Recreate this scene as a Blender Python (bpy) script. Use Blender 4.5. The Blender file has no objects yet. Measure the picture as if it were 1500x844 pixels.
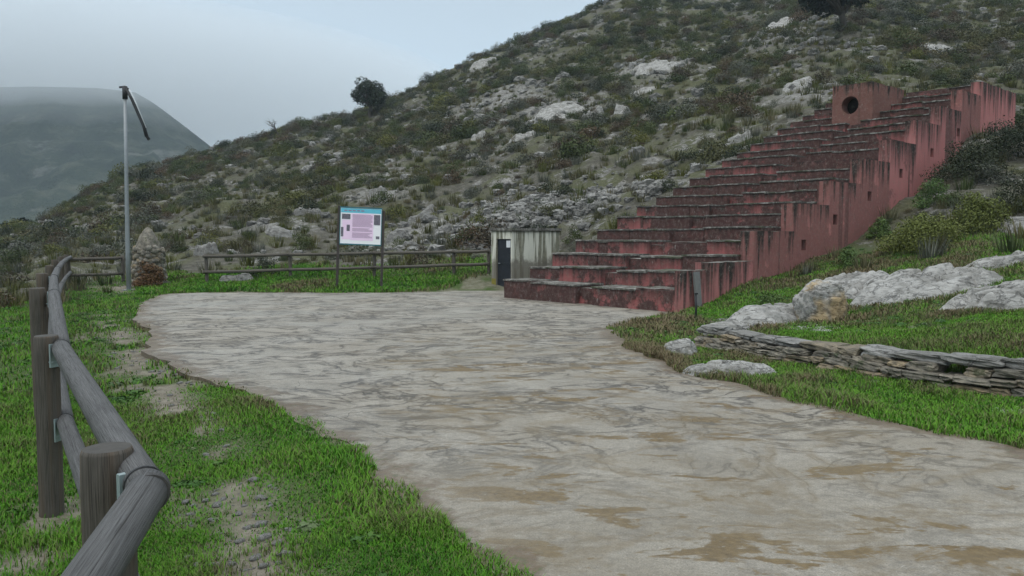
import bpy, bmesh, math, random
import numpy as np
from mathutils import Vector, Matrix

random.seed(7)
RNG = np.random.default_rng(7)
SC = bpy.context.scene
COL = SC.collection
R = math.radians

# ------------------------------------------------------------------ camera, sky, sun, exposure
FPX, HORIZON, EYE = 1177.0, 345.0, 1.6          # focal length and eye line measured on the 1500 px wide photograph
cam_d = bpy.data.cameras.new("camera")
cam_d.sensor_width = 36.0
cam_d.lens = 36.0 * FPX / 1500.0
cam_d.clip_start, cam_d.clip_end = 0.05, 6000
cam = bpy.data.objects.new("camera", cam_d)
COL.objects.link(cam)
cam.location = (0, 0, EYE)
cam.rotation_euler = (R(90) - math.atan2(422.0 - HORIZON, FPX), 0, 0)
SC.camera = cam

SUN_EL, SUN_ROT = R(58), R(215)
world = bpy.data.worlds.new("World")
SC.world = world
world.use_nodes = True
wn, wl = world.node_tree.nodes, world.node_tree.links
wn.clear()
w_out = wn.new("ShaderNodeOutputWorld")
w_bg = wn.new("ShaderNodeBackground")
w_sky = wn.new("ShaderNodeTexSky")
w_sky.sky_type = 'NISHITA'
w_sky.sun_disc = False
w_sky.sun_elevation, w_sky.sun_rotation = SUN_EL, SUN_ROT
w_sky.air_density, w_sky.dust_density, w_sky.ozone_density = 1.0, 4.0, 1.0
w_tc = wn.new("ShaderNodeTexCoord")
w_sep = wn.new("ShaderNodeSeparateXYZ")
w_noise = wn.new("ShaderNodeTexNoise")
w_noise.inputs["Scale"].default_value = 2.2
w_noise.inputs["Detail"].default_value = 4.0
w_map = wn.new("ShaderNodeMapping")
w_map.inputs["Scale"].default_value = (1, 1, 3.0)
w_add = wn.new("ShaderNodeMath"); w_add.operation = 'MULTIPLY_ADD'
w_add.inputs[1].default_value = 0.16
w_ramp = wn.new("ShaderNodeValToRGB")            # overcast: brightest overhead, paler near the horizon
w_ramp.color_ramp.elements[0].position = 0.0
w_ramp.color_ramp.elements[0].color = (5.3, 6.3, 7.1, 1)
w_ramp.color_ramp.elements[1].position = 1.0
w_ramp.color_ramp.elements[1].color = (13.0, 13.8, 14.4, 1)
e = w_ramp.color_ramp.elements.new(0.33); e.color = (3.85, 4.6, 5.25, 1)
w_mix = wn.new("ShaderNodeMixRGB"); w_mix.inputs[0].default_value = 0.92
wl.new(w_tc.outputs["Generated"], w_sep.inputs[0])
wl.new(w_tc.outputs["Generated"], w_map.inputs[0])
wl.new(w_map.outputs[0], w_noise.inputs["Vector"])
wl.new(w_noise.outputs[0], w_add.inputs[0])
wl.new(w_sep.outputs["Z"], w_add.inputs[2])
w_sub = wn.new("ShaderNodeMath"); w_sub.operation = 'SUBTRACT'; w_sub.inputs[1].default_value = 0.08
wl.new(w_add.outputs[0], w_sub.inputs[0])
wl.new(w_sub.outputs[0], w_ramp.inputs[0])
wl.new(w_sky.outputs[0], w_mix.inputs[1])
wl.new(w_ramp.outputs[0], w_mix.inputs[2])
wl.new(w_mix.outputs[0], w_bg.inputs["Color"])
w_bg.inputs["Strength"].default_value = 0.10
wl.new(w_bg.outputs[0], w_out.inputs["Surface"])

sun_d = bpy.data.lights.new("sun", 'SUN')
sun_d.energy, sun_d.angle, sun_d.color = 0.8, R(50), (1.0, 0.96, 0.9)
sun = bpy.data.objects.new("sun", sun_d)
COL.objects.link(sun)
sun.rotation_euler = (R(90) - SUN_EL, 0, R(180) - SUN_ROT)
sun.location = (0, 0, 30)

SC.view_settings.view_transform = 'Standard'
SC.view_settings.look = 'None'
SC.view_settings.gamma = 1.0
SC.view_settings.use_curve_mapping = False
SC.view_settings.exposure = 0.54
SC.render.engine = 'CYCLES'
SC.cycles.max_bounces = 5
SC.cycles.diffuse_bounces = 2
SC.cycles.glossy_bounces = 2
SC.cycles.volume_bounces = 2
SC.cycles.use_denoising = True

# ------------------------------------------------------------------ numeric helpers
def _hash(ix, iy, iz, seed):
    h = (ix.astype(np.int64) * 374761393 + iy.astype(np.int64) * 668265263 + iz.astype(np.int64) * 2147483647 + seed * 974711) & 0xffffffff
    h = ((h ^ (h >> 13)) * 1274126177) & 0xffffffff
    h = (h ^ (h >> 16)) & 0xffffffff
    return h.astype(np.float64) / 0xffffffff

def vnoise(x, y, z=0.0, seed=0):
    x, y, z = np.broadcast_arrays(np.asarray(x, float), np.asarray(y, float), np.asarray(z, float))
    ix, iy, iz = np.floor(x), np.floor(y), np.floor(z)
    fx, fy, fz = x - ix, y - iy, z - iz
    fx, fy, fz = [f * f * f * (f * (f * 6 - 15) + 10) for f in (fx, fy, fz)]
    out = 0
    for dx in (0, 1):
        for dy in (0, 1):
            for dz in (0, 1):
                w = (fx if dx else 1 - fx) * (fy if dy else 1 - fy) * (fz if dz else 1 - fz)
                out = out + w * _hash(ix + dx, iy + dy, iz + dz, seed)
    return out * 2 - 1

def fbm(x, y, z=0.0, octv=4, seed=0, gain=0.5):
    a, f, s, n = 1.0, 1.0, 0.0, 0.0
    for o in range(octv):
        s = s + a * vnoise(np.asarray(x) * f + o * 17.3, np.asarray(y) * f - o * 9.1, np.asarray(z) * f + o * 4.7, seed + o)
        n += a; a *= gain; f *= 2.03
    return s / n

def sstep(a, b, x):
    t = np.clip((np.asarray(x, float) - a) / (b - a), 0, 1)
    return t * t * (3 - 2 * t)

def flat(px, py, z=0.0):
    """Ground point at height z seen at a photograph pixel."""
    dx, yr, zr = ray(px, py)
    k = (z - EYE) / zr
    return (dx * k, yr * k)

PITCH = math.atan2(422.0 - HORIZON, FPX)
def ray(px, py):
    dy = (422.0 - py) / FPX
    return (px - 750) / FPX, math.cos(PITCH) + dy * math.sin(PITCH), -math.sin(PITCH) + dy * math.cos(PITCH)

def at_depth(px, D, z=0.6):
    """Point D metres ahead at height z that stands on photograph column px."""
    return ((px - 750) / FPX * (D * math.cos(PITCH) - (z - EYE) * math.sin(PITCH)), D)

# ------------------------------------------------------------------ plaza outline
edge_px = [(715, 844), (690, 812), (650, 772), (600, 738), (556, 712), (520, 664), (513, 650), (455, 625), (410, 600), (360, 577), (312, 558),
           (270, 548), (240, 531), (207, 516), (226, 490), (197, 470), (206, 447), (236, 431), (320, 428.6), (500, 429.6), (640, 428), (690, 422), (735, 420)]
edge_px_r = [(1000, 464), (950, 468), (893, 481), (930, 511), (985, 539), (1070, 563), (1200, 593), (1350, 628), (1500, 661), (1640, 692)]
PLAZA = [flat(*p) for p in edge_px] + [(1.5, 21.0), (4.2, 17.4)] + [flat(*p) for p in edge_px_r] + [(5.6, 3.4), (7.0, 1.5), (8.0, -8), (2.6, -8), (1.3, 0.0), (0.55, 2.4)]
def refine(poly, step, amp, seed):
    out = []
    n = len(poly)
    for i in range(n):
        a, b = np.array(poly[i]), np.array(poly[(i + 1) % n])
        L = np.linalg.norm(b - a)
        k = max(1, int(L / step))
        for j in range(k):
            out.append(a + (b - a) * j / k)
    out = np.array(out)
    d = fbm(out[:, 0] * 2.2, out[:, 1] * 2.2, 0, 4, seed)
    e2 = fbm(out[:, 0] * 2.2 + 50, out[:, 1] * 2.2, 0, 4, seed + 9)
    out[:, 0] += d * amp; out[:, 1] += e2 * amp
    return out
PLAZA_F = refine(PLAZA, 0.12, 0.16, 3)

def poly_sd(px, py, poly):
    """Signed distance to a polygon, negative inside."""
    px, py = np.asarray(px, float), np.asarray(py, float)
    d = np.full(px.shape, 1e9); inside = np.zeros(px.shape, bool)
    n = len(poly)
    for i in range(n):
        ax, ay = poly[i]; bx, by = poly[(i + 1) % n]
        ex, ey = bx - ax, by - ay
        wx, wy = px - ax, py - ay
        t = np.clip((wx * ex + wy * ey) / (ex * ex + ey * ey + 1e-12), 0, 1)
        d = np.minimum(d, (wx - ex * t) ** 2 + (wy - ey * t) ** 2)
        c = ((ay > py) != (by > py)) & (px < ex * (py - ay) / (ey + 1e-12 * (ey == 0)) + ax)
        inside ^= c
    d = np.sqrt(d)
    return np.where(inside, -d, d)

# ------------------------------------------------------------------ the red stepped structure's frame
A0 = np.array([-0.2, 20.5]); SD = np.array([0.670, -0.7424]); TD = np.array([0.7424, 0.670])
def st(s, t): 
    p = A0 + SD * s + TD * t
    return float(p[0]), float(p[1])
def to_st(x, y):
    dx, dy = np.asarray(x) - A0[0], np.asarray(y) - A0[1]
    return dx * SD[0] + dy * SD[1], dx * TD[0] + dy * TD[1]
NT, TREAD, RISE, Z0, WID, TEND = 20, 0.88, 0.33, 0.47, 5.52, 20.3

# ------------------------------------------------------------------ terrain height field
def zy(D, y):
    _, yr, zr = ray(750, y)
    return (D, EYE + D * zr / yr)
COLS = {  # azimuth given by photograph column: (depth, height) pairs; the last one is the ridge
    -900: [(3, -.2), (15, -.8), (40, -3), (70, -6)],
    -300: [(3, -.15), (15, -.5), (40, -1.6), (70, -3)],
    0: [(3, -.1), (6, -.12), (14, .0), (20, -.05), zy(36, 393), zy(70, 352)],
    60: [(3, -.1), (6, -.1), (14, .0), (20, -.05), zy(32, 390), zy(55, 362), zy(75, 328)],
    160: [(5, -.1), (10, -.08), (22, -.02), zy(28, 398), zy(45, 352), zy(65, 310), zy(88, 266)],
    320: [(5, -.05), (10, 0), (22.5, 0), zy(26, 400), zy(36, 350), zy(60, 285), zy(98, 222)],
    410: [(5, 0), (23, 0), zy(25, 400), zy(34, 350), zy(60, 270), zy(108, 190)],
    540: [(5, 0), (23, 0), zy(24.5, 405), zy(30, 360), zy(45, 280), zy(85, 205), zy(118, 161)],
    690: [(5, 0), (23, 0), zy(24.5, 406), zy(28, 370), zy(36, 300), zy(65, 200), zy(122, 86)],
    800: [(5, 0), (23, 0), (24.5, .25), zy(28, 328), zy(33, 290), zy(58, 180), zy(90, 100), zy(127, 36)],
    910: [(5, 0), (20, 0), zy(23.6, 335), zy(37, 250), zy(60, 150), zy(95, 60), zy(132, -12)],
    1060: [(5, 0), (9, 0), (12, .05), (14, .1), (16.9, .12), (27.1, 3.75), zy(50, 150), zy(90, 60), zy(125, 0), zy(150, -45)],
    1150: [(5, 0), (8.2, 0), (10.4, 0), (10.8, .22), (14, .27), (17.5, .45), (19.2, .62), (30, 5.0), zy(50, 125), zy(92, 30), zy(130, -30), zy(150, -60)],
    1240: [(5, 0), (7.4, 0), (9.35, .0), (9.7, .22), (13, .28), (16, .42), (18.5, .8), (21.2, 1.15), (33, 6.5), zy(50, 100), zy(95, 0), zy(140, -70)],
    1340: [(5, 0), (6.8, 0), (8.6, .0), (8.95, .27), (12.2, .45), (15, .75), (20, 1.5), (24.1, 2.5), (34, 6.9), zy(55, 95), zy(95, -5), zy(140, -80)],
    1420: [(5, 0), (6.4, 0), (8.2, .0), (8.55, .32), (11.6, .55), (15, .95), (20, 1.9), (27, 4.5), (31, 6.2), (36, 7.6), zy(60, 95), zy(95, -5), zy(140, -90)],
    1500: [(5, 0), (6, 0), (7.85, .0), (8.2, .36), (11.2, .6), zy(13, 405), zy(16, 365), (20, 2.0), (26, 3.9), (32, 5.6), zy(50, 105), zy(92, 0), zy(140, -95)],
    1800: [(3, 0), (5, 0), (6.4, .0), (6.7, .4), (11, .9), (16, 2.0), (30, 6.2), (55, 17), (90, 35), (140, 62)],
    2400: [(3, 0), (5, .1), (11, 1.0), (30, 7.0), (55, 18), (90, 36), (140, 60)],
}
RG = np.exp(np.linspace(math.log(0.5), math.log(1400), 420))
th_c, z_c = [], []
for px in sorted(COLS):
    th = math.atan2((px - 750) / FPX, 1.0)
    pts = COLS[px]
    Rr = np.array([p[0] for p in pts]) / math.cos(th); Zz = np.array([p[1] for p in pts])
    # round over the ridge, then fall away to the valley
    rl, zl = Rr[-1], Zz[-1]
    Rr = np.concatenate([[0.3], Rr, [rl * 1.12, rl * 1.6, rl * 2.6, 900, 1400]])
    Zz = np.concatenate([[0.0], Zz, [zl - 0.5, zl - 0.16 * rl, min(-8, zl - 0.42 * rl), -22, -26]])
    th_c.append(th); z_c.append(np.interp(RG, Rr, Zz))
# behind the camera: gentle ground
for dth, zz in ((R(100), 5), (R(140), -1), (R(180), -2)):
    th_c.append(dth); z_c.append(np.interp(RG, [0.5, 10, 60, 200, 1400], [0, 0, zz, zz - 5, -26]))
for dth, zz in ((R(-180), -2), (R(-130), -4), (R(-90), -8)):
    th_c.insert(0 if dth == R(-180) else (1 if dth == R(-130) else 2), dth)
    z_c.insert(0 if dth == R(-180) else (1 if dth == R(-130) else 2), np.interp(RG, [0.5, 10, 60, 200, 1400], [0, -.3, zz, -14, -26]))
order = np.argsort(th_c)
th_c = np.array(th_c)[order]; z_c = np.array(z_c)[order]
TH = np.linspace(-math.pi, math.pi, 1441)
TAB = np.empty((len(TH), len(RG)))
for j in range(len(RG)):
    TAB[:, j] = np.interp(TH, th_c, z_c[:, j])
ker = np.exp(-0.5 * (np.arange(-10, 11) / 3.5) ** 2); ker /= ker.sum()
TAB = np.apply_along_axis(lambda v: np.convolve(np.pad(v, 10, mode='edge'), ker, mode='valid'), 0, TAB)
kr = np.exp(-0.5 * (np.arange(-4, 5) / 1.3) ** 2); kr /= kr.sum()
TAB = np.apply_along_axis(lambda v: np.convolve(np.pad(v, 4, mode='edge'), kr, mode='valid'), 1, TAB)

def ground_base(x, y):
    x, y = np.asarray(x, float), np.asarray(y, float)
    r = np.maximum(np.hypot(x, y), 0.5); th = np.arctan2(x, y)
    fi = (th + math.pi) / (2 * math.pi) * (len(TH) - 1)
    fj = (np.log(r) - math.log(0.5)) / (math.log(1400) - math.log(0.5)) * (len(RG) - 1)
    i = np.clip(np.floor(fi).astype(int), 0, len(TH) - 2); j = np.clip(np.floor(fj).astype(int), 0, len(RG) - 2)
    a = np.clip(fi - i, 0, 1); b = np.clip(fj - j, 0, 1)
    return (TAB[i, j] * (1 - a) * (1 - b) + TAB[i + 1, j] * a * (1 - b) + TAB[i, j + 1] * (1 - a) * b + TAB[i + 1, j + 1] * a * b)

def foot_depth(x, y):
    """How far a point lies beyond the foot of the scrub slope (metres, negative = lawn)."""
    x, y = np.asarray(x, float), np.asarray(y, float)
    u = np.where(y > 1, x / np.maximum(y, 1), np.where(x > 0, 3, -3)) * FPX + 750
    f = np.interp(u, [-900, -100, 60, 170, 300, 700, 830, 1040, 1200, 1330, 1500, 2400], [14, 16, 20, 26, 25.5, 25.5, 22, 20, 21.5, 20, 18, 10])
    return y - f

def ground(x, y):
    x, y = np.asarray(x, float), np.asarray(y, float)
    z = ground_base(x, y)
    sd = poly_sd(x, y, PLAZA)
    hill = sstep(-1, 8, foot_depth(x, y))
    n1 = fbm(x * 0.16, y * 0.16, 0, 4, 11) * 0.9 + fbm(x * 0.7, y * 0.7, 0, 3, 21) * 0.22
    ledge = np.abs(fbm(x * 0.35 + y * 0.2, y * 0.5, 0, 3, 31)) * 0.55
    far = sstep(80, 400, np.hypot(x, y))
    z = z + hill * (n1 + ledge) * (1 - far) + far * fbm(x * .01, y * .01, 0, 4, 41) * 8
    lawn = (1 - hill) * sstep(0.1, 2.5, sd)
    z = z + lawn * (fbm(x * 0.8, y * 0.8, 0, 3, 51) * 0.05 + fbm(x * 3, y * 3, 0, 2, 61) * 0.02)
    z = z - 0.05 * sstep(-.02, -0.3, sd)
    s, t = to_st(x, y)
    inside = sstep(0.0, 0.5, s) * sstep(WID, WID - .5, s) * sstep(0.0, 0.7, t) * sstep(TEND + .3, TEND - 1.5, t)
    z = z - inside * 0.9
    # banked down along the tall side wall and kept under the treads on the uphill side
    tz = Z0 + RISE / TREAD * t
    near_l = sstep(-2.5, -0.2, s) * sstep(WID, 0, s) * sstep(-.5, 1, t) * sstep(TEND + 2, TEND - 1, t)
    z = np.where(near_l > 0, np.minimum(z, z * (1 - near_l) + near_l * (tz - 0.28)), z)
    return z

def pick(px, py, dmax=150.0, dmin=3.0):
    """Where the view line through a photograph pixel meets the ground."""
    Ds = np.exp(np.linspace(math.log(dmin), math.log(dmax), 900))
    dx, yr, zr = ray(px, py)
    xs = dx / yr * Ds
    zs = EYE + zr / yr * Ds
    g = ground(xs, Ds)
    k = np.nonzero(g >= zs)[0]
    k = k[0] if len(k) else len(Ds) - 1
    return float(xs[k]), float(Ds[k]), float(g[k])

# ------------------------------------------------------------------ object helpers
def tag(o, label=None, cat=None, group=None, kind=None):
    if label: o["label"] = label
    if cat: o["category"] = cat
    if group: o["group"] = group
    if kind: o["kind"] = kind
    return o

def empty(name, loc, rz=0.0):
    o = bpy.data.objects.new(name, None)
    o.empty_display_size = 0.2
    o.location = loc; o.rotation_euler = (0, 0, rz)
    COL.objects.link(o)
    return o

def link(name, me, mats, parent=None):
    o = bpy.data.objects.new(name, me)
    for m in (mats if isinstance(mats, (list, tuple)) else [mats]):
        if m is not None and m.name not in [x.name for x in me.materials if x]:
            me.materials.append(m)
    if parent is not None: o.parent = parent
    COL.objects.link(o)
    return o

def from_bm(name, bm, mats, parent=None, smooth=False):
    bmesh.ops.recalc_face_normals(bm, faces=bm.faces[:])
    me = bpy.data.meshes.new(name)
    bm.to_mesh(me); bm.free()
    if smooth: me.polygons.foreach_set("use_smooth", [True] * len(me.polygons))
    return link(name, me, mats, parent)

def raw_mesh(name, co, faces_flat, per, attrs=None, smooth=False):
    """Fast mesh from numpy: faces all with PER corners."""
    me = bpy.data.meshes.new(name)
    nf = len(faces_flat) // per
    me.vertices.add(len(co)); me.vertices.foreach_set("co", np.asarray(co, np.float32).ravel())
    me.loops.add(nf * per); me.loops.foreach_set("vertex_index", np.asarray(faces_flat, np.int32))
    me.polygons.add(nf); me.polygons.foreach_set("loop_start", np.arange(0, nf * per, per, dtype=np.int32))
    for k, v in (attrs or {}).items():
        v = np.asarray(v, np.float32)
        if v.ndim == 1:
            a = me.attributes.new(k, 'FLOAT', 'POINT'); a.data.foreach_set("value", v)
        else:
            a = me.attributes.new(k, 'FLOAT_VECTOR', 'POINT'); a.data.foreach_set("vector", v.ravel())
    me.update(calc_edges=True)
    if smooth: me.polygons.foreach_set("use_smooth", np.ones(nf, bool))
    me.validate()
    return me

def box(bm, x0, x1, y0, y1, z0, z1, mat=None):
    vs = [bm.verts.new(p) for p in ((x0, y0, z0), (x1, y0, z0), (x1, y1, z0), (x0, y1, z0), (x0, y0, z1), (x1, y0, z1), (x1, y1, z1), (x0, y1, z1))]
    fs = [bm.faces.new([vs[i] for i in q]) for q in ((3, 2, 1, 0), (4, 5, 6, 7), (0, 1, 5, 4), (1, 2, 6, 5), (2, 3, 7, 6), (3, 0, 4, 7))]
    if mat is not None:
        for v in vs: v.co = mat @ v.co
    return vs, fs

def tube(bm, pts, rad, segs=20, caps=True, wob=0.0, seed=0, capmat=0):
    """Round log along a list of points, with UVs (around, along)."""
    uv = bm.loops.layers.uv.verify()
    pts = [Vector(p) for p in pts]
    if not isinstance(rad, (list, tuple)): rad = [rad] * len(pts)
    rings, L = [], 0.0
    rnd = random.Random(seed)
    ph = rnd.random() * 6
    up = None
    for i, p in enumerate(pts):
        d = (pts[min(i + 1, len(pts) - 1)] - pts[max(i - 1, 0)]).normalized()
        if up is None:
            up = d.cross(Vector((0.3, 0.2, 1)) if abs(d.z) < 0.9 else Vector((1, 0, 0))).normalized()
        up = (up - d * up.dot(d)).normalized()
        v2 = d.cross(up)
        if i: L += (p - pts[i - 1]).length
        ring = []
        for k in range(segs):
            a = 2 * math.pi * k / segs
            rr = rad[i] * (1 + wob * (math.sin(2 * a + ph + L * 1.3) * 0.6 + math.sin(5 * a + L * 3.1 + ph) * 0.4))
            ring.append(bm.verts.new(p + (up * math.cos(a) + v2 * math.sin(a)) * rr))
        rings.append((ring, L))
    for (r0, l0), (r1, l1) in zip(rings[:-1], rings[1:]):
        for k in range(segs):
            f = bm.faces.new((r0[k], r0[(k + 1) % segs], r1[(k + 1) % segs], r1[k]))
            f.smooth = True
            for lp, (uu, vv) in zip(f.loops, ((k / segs, l0), ((k + 1) / segs, l0), ((k + 1) / segs, l1), (k / segs, l1))):
                lp[uv].uv = (uu, vv)
    if caps:
        for (ring, l), flip in ((rings[0], True), (rings[-1], False)):
            inner = []
            c = sum((v.co for v in ring), Vector()) / segs
            f = bm.faces.new(ring[::-1] if flip else ring); f.material_index = capmat
            for lp in f.loops:
                q = (lp.vert.co - c)
                lp[uv].uv = (0.5 + q.length * 3, l + (q.x + q.y + q.z))
    return rings

def log_pts(a, b, n=10, sag=0.0):
    a, b = Vector(a), Vector(b)
    return [a.lerp(b, i / n) - Vector((0, 0, sag * math.sin(math.pi * i / n))) for i in range(n + 1)]

# ------------------------------------------------------------------ materials
def mat(name, rough=0.85, spec=0.3):
    m = bpy.data.materials.new(name); m.use_nodes = True
    nt = m.node_tree; nt.nodes.clear()
    out = nt.nodes.new("ShaderNodeOutputMaterial"); b = nt.nodes.new("ShaderNodeBsdfPrincipled")
    b.inputs["Roughness"].default_value = rough
    b.inputs["Specular IOR Level"].default_value = spec
    nt.links.new(b.outputs[0], out.inputs["Surface"])
    return m, nt, b

class N:
    """Small node-graph writer."""
    def __init__(s, nt): s.nt = nt; s.L = nt.links
    def new(s, t): return s.nt.nodes.new(t)
    def set(s, sock, v):
        if hasattr(v, "is_output") or isinstance(v, bpy.types.NodeSocket): s.L.new(v, sock)
        else:
            if isinstance(v, (tuple, list)) and len(v) == 3 and sock.type == 'RGBA': v = (*v, 1)
            sock.default_value = v
    def obj(s): return s.new("ShaderNodeTexCoord").outputs["Object"]
    def gen(s): return s.new("ShaderNodeNewGeometry").outputs["Position"]
    def uv(s): return s.new("ShaderNodeTexCoord").outputs["UV"]
    def attr(s, n, vec=False):
        a = s.new("ShaderNodeAttribute"); a.attribute_name = n
        return a.outputs["Vector" if vec else "Fac"]
    def rnd(s): return s.new("ShaderNodeObjectInfo").outputs["Random"]
    def mp(s, v, scale=(1, 1, 1), rot=(0, 0, 0), loc=(0, 0, 0)):
        m = s.new("ShaderNodeMapping"); s.L.new(v, m.inputs[0])
        m.inputs["Scale"].default_value = scale; m.inputs["Rotation"].default_value = rot; m.inputs["Location"].default_value = loc
        return m.outputs[0]
    def noise(s, v, scale, detail=4, rough=0.55, dist=0.0, col=False):
        n = s.new("ShaderNodeTexNoise"); s.L.new(v, n.inputs["Vector"])
        n.inputs["Scale"].default_value = scale; n.inputs["Detail"].default_value = detail
        n.inputs["Roughness"].default_value = rough; n.inputs["Distortion"].default_value = dist
        return n.outputs["Color" if col else 0]
    def vor(s, v, scale, feat='F1', out="Distance", rand=1.0):
        n = s.new("ShaderNodeTexVoronoi"); n.feature = feat; s.L.new(v, n.inputs["Vector"]); n.inputs["Scale"].default_value = scale
        n.inputs["Randomness"].default_value = rand
        return n.outputs[out]
    def ramp(s, f, stops, interp='LINEAR'):
        r = s.new("ShaderNodeValToRGB"); r.color_ramp.interpolation = interp
        els = r.color_ramp.elements
        while len(els) < len(stops): els.new(0.5)
        for e, (p, c) in zip(els, stops):
            e.position = p; e.color = (*c, 1) if isinstance(c, (tuple, list)) else (c, c, c, 1)
        s.L.new(f, r.inputs[0])
        return r.outputs[0]
    def mix(s, f, a, b, mode='MIX'):
        m = s.new("ShaderNodeMixRGB"); m.blend_type = mode
        s.set(m.inputs[0], f); s.set(m.inputs[1], a); s.set(m.inputs[2], b)
        return m.outputs[0]
    def math(s, op, a, b=0.0, c=0.0, clamp=False):
        m = s.new("ShaderNodeMath"); m.operation = op; m.use_clamp = clamp
        s.set(m.inputs[0], a); s.set(m.inputs[1], b)
        if op in ('MULTIPLY_ADD', 'SMOOTH_MIN', 'SMOOTH_MAX'): s.set(m.inputs[2], c)
        return m.outputs[0]
    def rng(s, f, a, b, c=0.0, d=1.0):
        m = s.new("ShaderNodeMapRange"); m.interpolation_type = 'SMOOTHSTEP'
        s.set(m.inputs[0], f); m.inputs[1].default_value = a; m.inputs[2].default_value = b; m.inputs[3].default_value = c; m.inputs[4].default_value = d
        return m.outputs[0]
    def sep(s, v):
        m = s.new("ShaderNodeSeparateXYZ"); s.L.new(v, m.inputs[0]); return m.outputs
    def bump(s, h, strength=0.4, dist=0.02, b=None):
        m = s.new("ShaderNodeBump"); s.L.new(h, m.inputs["Height"]); m.inputs["Strength"].default_value = strength; m.inputs["Distance"].default_value = dist
        if b is not None: s.L.new(m.outputs[0], b.inputs["Normal"])
        return m.outputs[0]

def m_ground():
    m, nt, b = mat("ground_soil", 0.95, 0.15); n = N(nt)
    p = n.gen()
    lush, scree, bare = n.attr("lush"), n.attr("scree"), n.attr("bare")
    soil = n.ramp(n.noise(p, 2.6, 7, .78), [(0.3, (.04, .037, .028)), (0.5, (.085, .08, .064)), (0.7, (.16, .15, .125))])
    dry = n.ramp(n.noise(p, 7, 6, .8), [(0.3, (.042, .045, .022)), (0.55, (.09, .092, .05)), (0.75, (.15, .145, .095))])
    c = n.mix(n.rng(n.noise(p, .45, 4), .4, .6), soil, dry)
    rock = n.ramp(n.noise(p, 5, 6, .75), [(0.3, (.07, .068, .062)), (0.5, (.19, .183, .168)), (0.7, (.34, .33, .305))])
    rk = n.math('MULTIPLY', n.rng(n.noise(p, .55, 6, .7, .4), .51, .60), n.rng(n.noise(p, 2.6, 4, .7), .42, .52))
    rk = n.math('MAXIMUM', rk, n.math('MULTIPLY', scree, n.rng(n.noise(p, 2.2, 5, .75), .36, .5)))
    rk = n.math('MULTIPLY', rk, n.math('SUBTRACT', 1.0, lush))
    c = n.mix(rk, c, rock)
    far = n.rng(n.math('MULTIPLY', n.noise(p, .03, 3), 1), .3, .7)
    gr = n.ramp(n.noise(p, 21, 6, .8), [(0.3, (.035, .055, .016)), (0.5, (.06, .095, .026)), (0.72, (.11, .13, .05))])
    c = n.mix(lush, c, gr)
    mud = n.ramp(n.noise(p, 6, 6, .7), [(0.3, (.10, .085, .06)), (0.7, (.26, .235, .19))])
    c = n.mix(bare, c, mud)
    nt.links.new(c, b.inputs["Base Color"])
    h = n.math('ADD', n.noise(p, 8, 5, .7), n.math('MULTIPLY', rk, .8))
    n.bump(h, .7, .08, b)
    return m

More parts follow.
